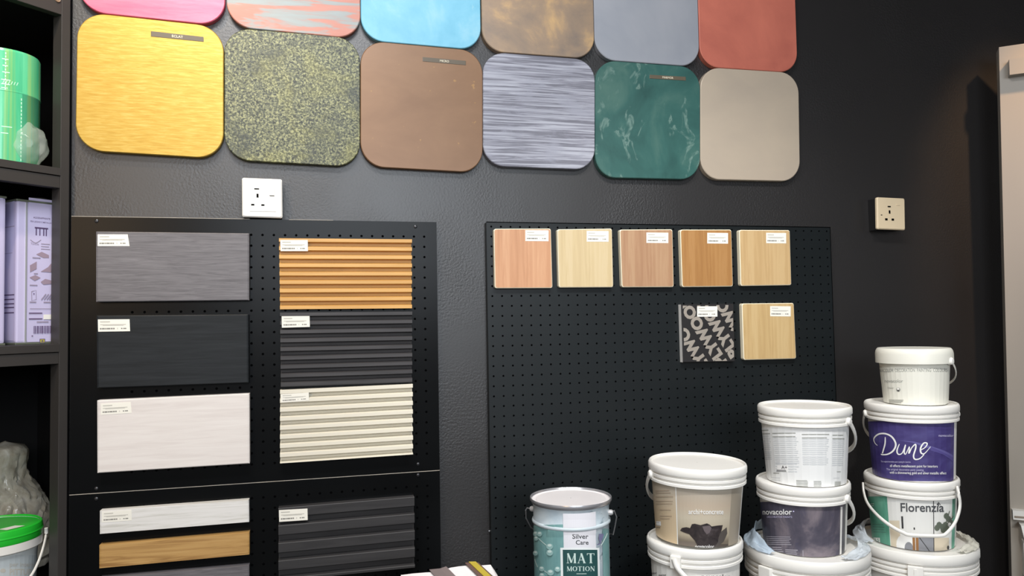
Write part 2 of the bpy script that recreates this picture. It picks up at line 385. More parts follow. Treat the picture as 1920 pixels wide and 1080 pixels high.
# ------------------------------------------------------------------ pegboards
def pegboard(x0, x1, z0, z1, hx, hz, nx, nz, pitch, y0, y1, mat, root, rad=.0029):
    """real holes on a regular grid: hx, hz centre of the top left hole"""
    mb = MB(); gx = [hx+(i-.5)*pitch for i in range(nx+1)]; gz = [hz-(j-.5)*pitch for j in range(nz+1)]
    vs = []; fs = []; ms = []
    idx = lambda i, j: j*(nx+1)+i
    for z in gz:
        for x in gx: vs.append((x, y0, z))
    for j in range(nz):
        for i in range(nx):
            cx, cz = hx+i*pitch, hz-j*pitch; o = len(vs)
            for k in range(8):
                a = R(112.5+22.5*0)-R(45)*k; vs.append((cx+rad*cos(a), y0, cz+rad*sin(a)))
            for k in range(8):
                a = R(112.5)-R(45)*k; vs.append((cx+rad*cos(a), y0+.0035, cz+rad*sin(a)))
            c = [idx(i, j), idx(i+1, j), idx(i+1, j+1), idx(i, j+1)]  # TL TR BR BL
            h = lambda k: o+k % 8
            for s in range(4):   # sides: top uses h0(112.5) h1(67.5)
                fs.append((c[s], h(2*s), h(2*s+1), c[(s+1) % 4])); ms.append(0)
                fs.append((c[(s+1) % 4], h(2*s+1), h(2*s+2))); ms.append(0)
            for k in range(8):
                fs.append((o+k, o+8+k, o+8+(k+1) % 8, o+(k+1) % 8)); ms.append(0)
            fs.append(tuple(o+8+k for k in range(8))); ms.append(1)
    mb.v = vs; mb.f = fs; mb.m = ms; mb.sm = [False]*len(fs)
    a, b, c, d = gx[0], gx[-1], gz[-1], gz[0]
    for X0, X1, Z0, Z1 in ((x0, a, z0, z1), (b, x1, z0, z1), (a, b, d, z1), (a, b, z0, c)):
        mb.add([(X0, y0, Z0), (X1, y0, Z0), (X1, y0, Z1), (X0, y0, Z1)], [(0, 1, 2, 3)])
    mb.add([(x0, y0, z0), (x1, y0, z0), (x1, y0, z1), (x0, y0, z1), (x0, y1, z0), (x1, y1, z0), (x1, y1, z1), (x0, y1, z1)],
           [(0, 4, 5, 1), (1, 5, 6, 2), (2, 6, 7, 3), (3, 7, 4, 0), (4, 7, 6, 5)])
    return mb.build('perforated_panel', [mat, Mhole], root)
def screw(root, px, py, Y):
    p = at(px, py, Y); mb = MB()
    vs = []; n = 12; rings = [(.0001, -.0022), (.002, -.0021), (.0036, -.0014), (.0042, 0)]
    for r, y in rings:
        for k in range(n): vs.append((p.x+r*cos(2*pi*k/n), Y+y, p.z+r*sin(2*pi*k/n)))
    fs = [(i*n+k, i*n+(k+1) % n, (i+1)*n+(k+1) % n, (i+1)*n+k) for i in range(3) for k in range(n)]
    mb.add(vs, fs, 0, True); mb.add([(p.x-.002, Y-.0023, p.z-.0004), (p.x+.002, Y-.0023, p.z-.0004), (p.x+.002, Y-.0023, p.z+.0004), (p.x-.002, Y-.0023, p.z+.0004)], [(0, 1, 2, 3)])
    mb.build('screw', Mscrew, root)
LY = -.0336; P = .02436
lx0, lx1, lz1, lzs = -.003, .7797, .1797+ZO, -.4076+ZO
LHX, LHZ = .3601-10*P, .1444+ZO
ra = thing('pegboard', 'glossy black pegboard on the left, above the panel seam, under the white socket', 'pegboard', (.39, LY/2, lzs))
pegboard(lx0, lx1, lzs+.0008, lz1, LHX, LHZ, 27, 22, P, LY, -.0006, Mpeg, ra)
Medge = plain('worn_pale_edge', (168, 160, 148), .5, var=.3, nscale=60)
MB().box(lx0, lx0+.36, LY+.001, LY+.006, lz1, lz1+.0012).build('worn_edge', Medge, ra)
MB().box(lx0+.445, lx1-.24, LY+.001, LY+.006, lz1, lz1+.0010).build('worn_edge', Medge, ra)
for s in ((181, 414.5), (779, 425), (180.5, 916), (784, 870)): screw(ra, *s, LY)
LZ2 = lzs-.0008
rb = thing('pegboard', 'black pegboard on the left, below the panel seam, cut off by the frame', 'pegboard', (.39, LY/2, LZ2-.59))
pegboard(lx0, lx1, LZ2-.59, LZ2, LHX, -.4416+ZO, 27, 22, P, LY, -.0006, Mpeg, rb)
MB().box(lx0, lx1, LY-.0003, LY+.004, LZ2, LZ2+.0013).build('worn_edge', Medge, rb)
for s in ((180.5, 935), (784, 890.5)): screw(rb, *s, LY)
RY = -.0197
rc = thing('pegboard', 'large matt black pegboard on the right, holding seven square wood samples', 'pegboard', (1.39, RY/2, .76))
pegboard(.9047, 1.8772, .76, .1826+ZO, .9168, .1725+ZO, 40, 40, P, RY, -.0006, Mpegr, rc, .0026)

# ------------------------------------------------------------------ samples with price labels
def price_label(root, pts, Y, style=0, mat=None):
    q = quad_px(pts, Y); f = bilinear(q)
    o = slab(f, rounded(0, 0), Y-.0004, Y, .0001, .02).build('price_label', mat or Mpaper, root)
    o['label'] = 'white printed price label'
    fm = lambda x, y, off: (f(x, y)[0], Y-.0004-off, f(x, y)[1])
    a = Art(fm, 1, base=.0001)
    a.rect(Mink, .07, .16, .38, .24); a.rect(Mink, .07, .40, .88, .455, False); a.rect(Mink, .15, .48, .80, .52, False)
    x = .06
    for w in (.05, .09, .04, .11, .06, .05): a.rect(Minkm, x, .70, x+w, .82, False); x += w+.012
    a.rect(Mink, .6, .70, .62, .82, False)
    for x in (.72, .79, .84): a.rect(Minkm, x, .71, x+.045, .81, False)
    a.mb.build('print', a.mats, o)
def plank(label, cat, name, px, T, mat, lab=None, back=LY, rnd=0, bev=.0012, group=None, edge=None):
    Y = back-T; f = bilinear(quad_px(px, Y))
    r = thing(name, label, cat, root_of(f, back-T/2), group=group)
    f_out = rounded(rnd, rnd, 5); mb = slab(f, f_out, Y, back-.0005, bev, .11)
    if edge:
        nn = len(f_out)*(0 if rnd else 1); mb.m = [0]*(1+nn)+[1]*(len(mb.m)-1-nn); mb.build('board', [mat, edge], r)
    else: mb.build('board', mat, r)
    if lab: price_label(r, lab, Y)
    return r
grp = 'composite plank samples'
Mgrey = wood('grey_woodgrain', (78, 75, 78), (104, 101, 104), (122, 119, 122), rough=.5, scale=2.6, contrast=.9)
Mchar = wood('charcoal_woodgrain', (24, 27, 29), (33, 36, 39), (40, 43, 46), rough=.5, scale=1.1, contrast=.8, spec=.2)
Mwpl = wood('white_woodgrain', (214, 206, 201), (222, 215, 210), (227, 221, 216), rough=.5, contrast=.6, vein=.25)
Mwpl2 = wood('white_ash_grain', (196, 194, 186), (222, 220, 216), (230, 228, 226), rough=.5, contrast=.6)
Moak = wood('oak_grain', (138, 98, 50), (184, 144, 86), (196, 158, 100), rough=.45, scale=.75, contrast=.7, vein=.85)
plank('grey woodgrain plank sample, topmost in the left column of the left pegboard', 'plank', 'plank_sample', [(180, 434), (467, 437.5), (467, 563), (180, 566)], .022, Mgrey, [(183, 439.5), (239.5, 439.5), (243, 461.5), (183, 461.5)], group=grp)
plank('charcoal woodgrain plank sample, between the grey plank and the wide white plank', 'plank', 'plank_sample', [(181, 592), (465.5, 589.5), (466, 717.5), (182, 727.5)], .022, Mchar, [(183.5, 599), (243, 598.5), (244, 621), (184, 622)], group=grp)
plank('wide white plank sample, lowest in the upper left column above the seam', 'plank', 'plank_sample', [(182, 751), (467.5, 738), (468, 869), (182.5, 887)], .024, Mwpl, [(189, 757), (245, 754), (247, 774.5), (189, 778)], group=grp)
plank('narrow white plank sample just below the panel seam', 'plank', 'plank_sample', [(187, 958), (466.5, 937.5), (467, 979), (187, 1001.5)], .02, Mwpl2, [(191, 959.5), (246.5, 956), (247, 976), (191, 980)], group=grp)
plank('narrow oak coloured plank sample with brown grain, under the narrow white plank', 'plank', 'plank_sample', [(186, 1022.5), (467.5, 998), (467.5, 1040), (186, 1066)], .02, Moak, group=grp)
plank('dark grey plank sample at the bottom edge of the frame, under the oak plank', 'plank', 'plank_sample', [(187, 1084), (467, 1060), (467, 1102), (187, 1128)], .02, Mgrey, group=grp)

def fluted(label, px, depth, mat, n, prof, lab, labdrop=0, group='fluted panel samples'):
    """panel with horizontal flutes; prof: (fraction of pitch, relief 0 back..1 front) within one pitch, from the top down"""
    Yf = LY-depth; f = bilinear(quad_px(px, Yf)); r = thing('fluted_panel', label, 'wall panel', root_of(f, LY-depth/2), group=group)
    pts = []; k = 0
    while k < n:
        for t, h in prof:
            v = (k+t)/n
            if v <= 1: pts.append((v, h))
        k += 1
    if pts[-1][0] < 1: pts.append((1, pts[-1][1]))
    mb = MB(); vs = []
    for v, h in pts:
        y = LY-depth*.35-(depth*.65)*h
        for u in (0, 1): x, z = f(u, v); vs.append((x, y, z))
    m_ = len(pts); fs = [(2*i, 2*i+2, 2*i+3, 2*i+1) for i in range(m_-1)]
    for v, h in pts:
        for u in (0, 1): x, z = f(u, v); vs.append((x, LY-.0006, z))
    o = 2*m_
    for i in range(m_-1):
        fs.append((2*i, o+2*i, o+2*i+2, 2*i+2)); fs.append((2*i+1, 2*i+3, o+2*i+3, o+2*i+1))
    fs += [(0, 1, o+1, o), (2*m_-2, o+2*m_-2, o+2*m_-1, 2*m_-1)]
    mb.add(vs, fs); mb.build('board', mat, r)
    price_label(r, lab, Yf-.0002)
    return r
prof = [(0, .92), (.03, 1), (.41, 1), (.45, .9), (.51, .05), (.86, 0), (.97, .8)]
Mgoldf = wood('honey_wood_laminate', (196, 146, 72), (208, 158, 84), (216, 168, 94), rough=.42, scale=.5, contrast=.6)
Mblkf = wood('charcoal_laminate', (52, 51, 52), (63, 61, 62), (70, 68, 69), rough=.45, scale=.6, contrast=.6, spec=.3)
Mcrmf = plain('ivory_laminate', (222, 216, 199), .4, var=.02)
Mdkf = wood('dark_slat_laminate', (44, 43, 44), (52, 51, 52), (58, 57, 58), rough=.48, scale=.6, contrast=.6, spec=.3)
fluted('honey wood coloured fluted panel sample, topmost in the right column of the left pegboard', [(523, 446.5), (772.5, 448.5), (772.5, 578), (525, 580)], .022, Mgoldf, 8.4, prof, [(525.5, 450), (577, 450), (577.5, 471), (526, 471)])
fluted('charcoal fluted panel sample, between the honey one and the ivory one', [(525, 586), (773, 584), (773, 717), (526.5, 726)], .022, Mblkf, 8.5, prof, [(528, 593), (580.5, 592.5), (581, 613), (528.5, 614.5)])
fluted('ivory white fluted panel sample, just above the panel seam', [(525, 731.5), (774, 720), (774.5, 852), (525, 869)], .024, Mcrmf, 8.1, prof, [(526, 739), (579, 736), (579.5, 751), (527, 755)])
prof2 = [(0, .95), (.03, 1), (.52, 1), (.55, .9), (.60, .05), (.93, 0), (.97, .7)]
fluted('dark grey wide slatted panel sample, below the seam at the bottom of the frame', [(522, 953), (777, 931.5), (778, 1064), (522, 1090)], .022, Mdkf, 4.15, prof2, [(523, 956.5), (576.5, 953.5), (577, 975), (523.5, 978.5)])

sq = 'square wood samples on the right pegboard'
Mply = plain('pale_ply_edge', (232, 222, 196), .55)
def sqwood(n, a, b, c, rough=.5, contrast=.5, sc=.7): return wood(n, a, b, c, True, rough, sc, contrast)
def pl(px0, px1, py0, py1, sl=.4): return [(px0, py0), (px1, py0+sl), (px1, py1+sl), (px0, py1)]
squares = [
 ('reddish brown square wood sample, first from the left in the top row', [(926, 429), (1033, 428.5), (1036, 540), (928, 540.5)], sqwood('rosy_veneer', (178, 128, 92), (194, 144, 107), (205, 159, 122), contrast=.7), pl(985, 1028.5, 431.5, 452), Mply),
 ('pale yellow square wood sample, second from the left in the top row', [(1045, 430), (1147.5, 428.5), (1150, 538.5), (1048, 539)], sqwood('pale_maple_veneer', (195, 173, 132), (200, 179, 137), (204, 184, 145), contrast=.3), pl(1100, 1141, 433, 453), Mply),
 ('tan square wood sample with faint grain, third from the left in the top row', [(1162, 430.5), (1261, 430), (1263.5, 538), (1166, 538.5)], sqwood('tan_veneer', (161, 122, 91), (170, 132, 100), (177, 142, 109), contrast=.4), pl(1212, 1253, 436, 455.5), Mply),
 ('caramel brown square wood sample, fourth from the left in the top row', [(1275.5, 430.5), (1371.5, 430.5), (1374.5, 537), (1279, 538)], sqwood('caramel_veneer', (159, 113, 63), (166, 120, 68), (172, 127, 76), contrast=.3), pl(1326, 1365, 436.5, 456.5), Mply),
 ('beige square wood sample at the right end of the top row', [(1386, 431), (1481, 431.5), (1484, 534.5), (1389, 536)], sqwood('beige_veneer', (189, 157, 110), (194, 162, 116), (199, 169, 123), contrast=.25), pl(1436.5, 1474, 436.5, 456), Mply),
 ('light square wood sample with a vertical grain line, right of the black printed one', [(1391, 569), (1488.5, 568), (1493, 672.5), (1394.5, 675)], sqwood('light_pine_veneer', (187, 156, 107), (194, 164, 115), (200, 172, 124), contrast=.35), pl(1444, 1482.5, 574, 593), Mply),
]
for lab, px, mt, lp, edge in squares:
    plank(lab, 'wood sample', 'wood_sample', px, .014, mt, lp, RY, .035, .0012, sq, edge)
# printed black plywood sample
px = [(1277, 571), (1375, 569.5), (1378, 678), (1280.5, 679.5)]
Mbk = plain('black_film_face', (34, 32, 33), .45, var=.1)
r = plank('black square sample printed with diagonal grey PLYWOOD lettering', 'wood sample', 'wood_sample', px, .016, Mbk, None, RY, 0, .001, sq, plain('white_ply_edge', (228, 226, 222), .6))
YF = RY-.016; fq = bilinear(quad_px(px, YF))
def clip_poly_art():
    a = Art(lambda x, y, off: (fq(x, y)[0], YF-off, fq(x, y)[1]), 1, base=.0001)
    Mg = plain('grey_stencil_ink', (150, 142, 132), .6, var=.15)
    ca, sa = cos(R(58)), sin(R(58))
    vs, fs = text2d('PLYWOOD', .055)
    a.k = 1
    for wx, wy in ((.38, .48), (.63, .335), (.13, .67), (.88, .18)):   # centre of each W
        bm = bmesh.new(); bv = []
        for x, y in vs:
            X = (x-.48)*1.42; Y2 = (y-.07)*1.42     # the words run from lower right to upper left
            bv.append(bm.verts.new((wx-.55*X-.835*Y2, wy-.835*X+.55*Y2, 0)))
        for f in fs:
            try: bm.faces.new([bv[i] for i in f])
            except ValueError: pass
        for co_, no in (((0.03, 0, 0), (-1, 0, 0)), ((.985, 0, 0), (1, 0, 0)), ((0, .02, 0), (0, -1, 0)), ((0, .985, 0), (0, 1, 0))):
            g = bm.verts[:]+bm.edges[:]+bm.faces[:]
            bmesh.ops.bisect_plane(bm, geom=g, plane_co=co_, plane_no=no, clear_outer=True)
        bm.verts.index_update()
        a.put([(v.co.x, v.co.y) for v in bm.verts], [[v.index for v in f.verts] for f in bm.faces], Mg, False); bm.free()
    a.mb.build('stencil_lettering', a.mats, r)
clip_poly_art()
price_label(r, pl(1307, 1345, 574.5, 594, -.3), YF-.0004)

# ------------------------------------------------------------------ sockets
def socket(label, px, Y, mat, old=False):
    f = bilinear(quad_px(px, Y)); r = thing('wall_socket', label, 'socket', root_of(f, Y/2))
    slab(f, rounded(.05, .05, 5), Y, Y+.008, .0025, .086).build('plate', mat, r)
    # inside edge of the black back box
    f2 = f
    x0, z0 = f(.03, .03); x1, z1 = f(.97, .99)
    o = MB().box(x0, x1, Y+.0075, 0, z1, z0).build('back_box', Mblack, r)
    def blk(name, u0, u1, v0, v1, d, mt):
        a = f(u0, v0); b = f(u1, v1)
        return MB().box(a[0], b[0], Y-d, Y+.002, b[1], a[1], bev=min(.0006, d*.4)).build(name, mt, r)
    if not old:
        blk('insert', .19, .84, .17, .84, .0012, mat)
        blk('switch', .68, .80, .20, .43, .0040, mat)
        sh = blk('switch_shade', .69, .81, .43, .455, .0013, Mink)  # grey strip painted as the shade just under the switch
        holes = [(.305, .425, .262, .292), (.36, .41, .40, .50), (.225, .305, .665, .705), (.475, .555, .665, .705)]
    else:
        holes = [(.37, .47, .265, .30), (.405, .455, .40, .50), (.27, .35, .655, .715), (.50, .58, .655, .715)]
        blk('switch', .68, .80, .19, .235, .0012, Mcream)
        MB().box(f(.12, .5)[0], f(.17, .5)[0], Y-.0006, Y+.001, f(0, .57)[1], f(0, .545)[1]).build('chip', Mblack, r)
    for k, (u0, u1, v0, v1) in enumerate(holes):
        a = f(u0, v0); b = f(u1, v1)
        MB().box(a[0], b[0], Y-.0014, Y+.001, b[1], a[1]).build('slot', Mhole, r)
socket('white switched wall socket standing above the left pegboard', [(453.5, 333), (528.8, 336), (529.6, 409), (454, 406.5)], -.045, Mwhite)
socket('cream wall socket alone on the dark wall, right of the pegboards', [(1644.5, 369.5), (1697, 372), (1698, 431.5), (1645.5, 429.5)], -.04, Mcream, True)
# bracket line under the cream socket's box
# ================================================================== shelf unit in the left corner
AZ = R(46); E1 = V((sin(AZ), cos(AZ), 0)); E2 = V((-cos(AZ), sin(AZ), 0))
O = at(130.2, 300, -.02); O.z = 0
CN = -E2
def cab(px_, py_, ly=0.0):
    """local x (<0 to the left) and z of a picture point on the unit's plane at depth ly"""
    p = at_plane(px_, py_, O+E2*ly, CN); d = p-O
    return d.dot(E1), p.z
cr = thing('shelf_unit', 'tall black shelf unit at the left edge, holding cans and a green lidded bucket', 'shelf', O, (0, 0, atan2(E1.y, E1.x)))
WC, DC, HC = .80, .46, 3.0
ST = -cab(113.5, 300)[0]
def cpart(name, mb, mat=None, lab=None):
    o = mb.build(name, mat or Mcab, cr, world=False); 
    return o
cpart('front_stile', MB().box(-ST, 0, 0, .034, 0, HC, bev=.001))
cpart('front_stile', MB().box(-WC, -WC+ST, 0, .034, 0, HC, bev=.001))
BX = .17     # the bay is wider than its opening: the side panel stands back behind the stile
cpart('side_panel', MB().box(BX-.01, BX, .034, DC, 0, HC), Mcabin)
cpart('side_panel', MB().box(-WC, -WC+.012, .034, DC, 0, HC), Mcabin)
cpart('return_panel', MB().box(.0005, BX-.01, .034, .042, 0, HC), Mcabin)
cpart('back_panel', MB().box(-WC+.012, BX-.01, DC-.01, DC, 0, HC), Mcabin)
def shelf_board(z0, z1):
    pl = [(-WC+ST, -.001), (-ST, -.001), (-ST, .043), (BX-.011, .043), (BX-.011, DC-.012), (-WC+ST, DC-.012)]
    n = len(pl); mb = MB()
    mb.add([(x, y, z0) for x, y in pl]+[(x, y, z1) for x, y in pl], [tuple(range(n-1, -1, -1)), tuple(range(n, 2*n))]+[(i, (i+1) % n, n+(i+1) % n, n+i) for i in range(n)])
    return mb
zt = cab(112, 26.5)[1]
cpart('top_rail', MB().box(-WC+ST, -ST, 0, .02, zt, zt+.06, bev=.001))
sz = []
for (ya, yb, yc) in ((315, 328.6, 352), (645.5, 659.5, 682)):
    za, zb, zc = cab(110, ya)[1], cab(110, yb)[1], cab(110, yc)[1]
    sz.append(za)
    s_ = cpart('shelf', shelf_board(zb, za))
    cpart('shelf_rail', MB().box(-WC+ST, -ST, .0015, .02, zc, zb-.0015, bev=.0008))
cpart('shelf', shelf_board(zt+.06, zt+.075))
ZB = cab(60, 1180)[1]
cpart('shelf', shelf_board(ZB-.016, ZB)); sz.append(ZB)
hx, hz = cab(107.5, 0)
cap = MB(); cap.lathe([(.0001, .0), (.004, .0), (.0042, .0015), (.0055, .002), (.006, .0005), (.0062, 0)], 20)
cap.v = [(hx+x, -z-.0005, hz+.001+y) for x, y, z in cap.v]; cpart('screw_cap', cap, plain('brown_cap', (130, 108, 88), .5))
def local_thing(name, label, cat, lx, ly, z, rz=0, group=None):
    p = O+E1*lx+E2*ly; p.z = z+.0006
    return thing(name, label, cat, p, (0, 0, atan2(E1.y, E1.x)+rz), group)
struct(MB().hexa([tuple(O+E1*a+E2*b+V((0, 0, c))) for c in (0, 3.1) for a, b in ((-2.4, DC+.002), (.3, DC+.002), (.3, DC+.08), (-2.4, DC+.08))]).build('wall_left', Mwall))

# green can in clear wrap (upper shelf)
GR = .069; gl, gz = cab(4, 200, .10)
g = local_thing('paint_can', 'green cylindrical can in clear plastic wrap on the upper shelf', 'can', gl, .10, sz[0])
gh = at_plane(4, 90, O+E2*.04, CN).z-sz[0]
mgreen = layered('green_wrapped_label', [([(.3, (52, 168, 118)), (.7, (96, 196, 150))], (1, 1, .2), 14, 4, .5), ([(.5, (120, 176, 110), 0), (.62, (140, 186, 110), .8)], (2.2, 2.2, .03), 16, 3, .2)], .22, bump=(30, .25, (1, 1, .2)))
body = [(GR*.96, 0), (GR, .004), (GR, gh*.62), (GR*1.012, gh*.625), (GR*1.012, gh*.635), (GR, gh*.64), (GR, gh-.005), (GR*.97, gh), (.001, gh)]
MB().lathe(body, 56).build('can_body', mgreen, g, world=False)
def cyl_map(Rr, cx, r, ytop, ybot, sag, k, zb, zt, taper=0):
    def f(x, y, off):
        th = x/r; xx = cx+r*sin(th)
        ye = y-k*(xx-cx)+sag*(1-cos(th)); t = min(1, max(.004, (ybot-ye)/(ybot-ytop))); z = zb+(zt-zb)*t
        rr = (Rr(z) if callable(Rr) else Rr)+off
        return (rr*sin(th), -rr*cos(th), z)
    f.pre = lambda x: r*asin(max(-.999, min(.999, (x-cx)/r)))
    return f
cang = atan2((CAM-g.location).x, -(CAM-g.location).y)-atan2(E1.y, E1.x)
def rot(mb, a):
    mb.v = [(x*cos(a)-y*sin(a), x*sin(a)+y*cos(a), z) for x, y, z in mb.v]; return mb
ml = plain('pale_green_print', (190, 232, 206), .5)
A = Art(cyl_map(GR, 4, 58, 92, 303, -4, .0, 0, gh), 6); A.rect(mgreen, -40, 97, 33, 300)
for yy in (112, 124, 136, 150, 158, 165, 236, 248): A.k = 2; A.rect(ml, 2+random.random()*3, yy, 11+random.random()*9, yy+1.6, False)
for yy in range(100, 168, 6): A.rect(ml, 7.5, yy, 9, yy+4, False)
for xx in range(4, 26, 4): A.poly(ml, [(xx, 158), (xx+1, 158), (xx+3, 152), (xx+2, 152)], False)
for yy in range(180, 300, 7): A.rect(ml, 31, yy, 32.4, yy+4.5, False)
rot(A.mb, cang).build('printing', A.mats, g, world=False)
# loose plastic corner at the bottom
mclear = clear('clear_plastic', (226, 236, 226), .2, .1)
mb = MB(); bm = bmesh.new(); bmesh.ops.create_icosphere(bm, subdivisions=4, radius=1)
for v in bm.verts:
    d = 1+.13*noise.noise(v.co*2.3)+.06*noise.noise(v.co*6); v.co = V((v.co.x*.036*d, v.co.y*.03*d, .046+v.co.z*.046*d))
mb.frombm(bm, 0, True); 
mb.v = [(x+sin(cang+.85)*(GR-.006), y-cos(cang+.85)*(GR-.006), z) for x, y, z in mb.v]
wr = mb.build('plastic_wrap', mclear, g, world=False); wr['label'] = 'loose corner of clear plastic wrap'

# lilac tins (middle shelf)
def tin(label, x0, ly, wdt, dep, h, printing):
    t = local_thing('solvent_tin', label, 'tin', x0+wdt/2, ly+dep/2, sz[1], group='lilac tins on the middle shelf')
    ml_ = plain('lilac_tin', (196, 190, 222), .3, var=.04); mr = plain('tin_rim', (150, 158, 140), .3, metal=.7)
    w2, d2 = wdt/2, dep/2
    MB().box(-w2, w2, -d2, d2, .004, h-.010, bev=.004).build('tin_body', ml_, t, world=False)
    for za_, zb_ in ((0, .0045), (h-.0105, h-.006)):
        MB().box(-w2-.0012, w2+.0012, -d2-.0012, d2+.0012, za_, zb_, bev=.001).build('rim', mr, t, world=False)
    MB().box(-w2+.002, w2-.002, -d2+.002, d2-.002, h-.009, h-.0065).build('tin_top', plain('dark_green_top', (62, 78, 66), .35, metal=.5), t, world=False)
    c = MB().lathe([(.0001, h+.008), (.017, h+.008), (.019, h+.005), (.0185, h-.001), (.021, h-.002), (.021, h-.008)], 28)
    c.v = [(x+.012, y-.03, z) for x, y, z in c.v]; c.build('screw_cap', plain('tin_cap', (108, 108, 100), .35, metal=.8), t, world=False)
    mb = MB().box(-w2+.0165, -w2+.0205, -d2-.0016, -d2+.001, .004, h-.011, bev=.0006); mb.build('seam', plain('tin_seam', (214, 216, 222), .25, metal=.6), t, world=False)
    TW = (cab(95, 500, TLY)[0]-cab(41, 500, TLY)[0])/187
    if printing:
        L = Art(lambda x, y, off: (-w2+.0228+x*TW, -d2-off, h-(y/905.)*h), 60)
        mk = plain('violet_ink', (92, 74, 110), .6); mg = plain('violet_grey_ink', (150, 140, 160), .6); mp = plain('mauve_ink', (152, 134, 150), .6)
        # crop-frame drawing, x 0..165 right of the seam, y 0..905 from top
        L.rect(ml_, 0, 2, (wdt-.025)/TW, 890)
        L.text(mk, 'AGGRAPPANTE', 30, 142, 128, .02); L.text(mk, 'PER LEGNO E METALLO', 12, 150, 152, .01)
        L.rect(mk, 40, 180, 128, 190); L.rect(mk, 46, 186, 54, 232, False); L.rect(mk, 70, 186, 77, 232, False); L.rect(mk, 95, 186, 103, 232, False); L.rect(mk, 112, 186, 120, 232, False)
        L.stroke(mg, [(12, 262), (34, 276), (52, 278), (82, 258)], 5, nl=True); L.text(mg, 'Tavole', 14, 66, 292); L.lines(mg, 82, 150, 280, 312, 3, 5)
        for pts in ([(50, 350), (86, 332), (134, 350), (134, 368), (98, 370)], [(10, 420), (54, 394), (54, 440), (12, 462)], [(80, 456), (128, 426), (150, 400), (150, 458)], [(8, 494), (46, 478), (80, 494), (42, 514)], [(80, 520), (110, 500), (150, 508), (150, 530), (100, 536)]):
            L.poly(mp, pts)
        L.lines(mg, 26, 84, 368, 370, 1, 6); L.lines(mg, 36, 70, 466, 468, 1, 6); L.lines(mg, 10, 60, 538, 540, 1, 6)
        for q in ([(22, 580), (50, 572), (52, 628), (24, 636), (22, 580)],): L.stroke(mg, q, 4, 0)
        L.disc(mk, 37, 594, 4)
        for x in (86, 104, 122, 138): L.stroke(mg, [(x, 630), (x+30, 594)], 7, 0, False)
        L.lines(mg, 10, 64, 642, 644, 1, 6); L.lines(mg, 100, 150, 642, 644, 1, 6)
        L.rect(mg, 12, 684, 150, 687); L.lines(mk, 6, 96, 710, 745, 2, 6); L.rect(Mwhite, 100, 722, 150, 752); L.lines(mg, 56, 140, 764, 766, 1, 6)
        x = 36
        for w in (3, 6, 3, 8, 3, 5, 9, 3, 6, 4, 8, 3, 5): L.rect(mk, x, 792, x+w, 838, False); x += w+4
        L.lines(mk, 24, 36, 850, 852, 1, 5)
        mf = plain('yellow_mark', (176, 170, 70), .6)
        L.rect(mk, 76, 872, 112, 912-14); L.rect(mf, 80, 876, 108, 894); L.poly(mk, [(85, 890), (94, 879), (103, 890)])
        L.mb.build('printing', L.mats, t, world=False)
        # the narrow side facing left
        L2 = Art(lambda x, y, off: (-w2-off, -d2+dep*x, h*(1-y)), 1)
        L2.rect(ml_, .05, .03, .95, .97)
        L2.rect(mg, .05, .2, .4, .205); L2.rect(mg, .1, .38, .5, .383, False)
        for yy in (.66, .69, .72, .745, .78): L2.rect(mk, .04, yy, .3, yy+.008, False)
        L2.mb.build('side_printing', L2.mats, t, world=False)
    else:
        L = Art(lambda x, y, off: (-w2+wdt*x, -d2-off, h*(1-y)), 1)
        mg = plain('violet_grey_ink', (150, 140, 160), .6)
        L.rect(ml_, .05, .03, .95, .97)
        for yy in (.15, .3, .6, .8): L.rect(mg, .3, yy, .8, yy+.01)
        L.mb.build('printing', L.mats, t, world=False)
    return t
TLY = .048
tx, tz0 = cab(29, 645, TLY)
th = cab(35, 368, TLY)[1]-sz[1]
tin('lilac tin printed with violet drawings and a barcode, right one on the middle shelf', tx, TLY, .115, .16, th, True)
t1x = cab(10, 640, TLY)[0]
tin('lilac tin at the left edge of the frame, left of the printed tin', t1x-.118, TLY-.003, .115, .16, th*1.005, False)

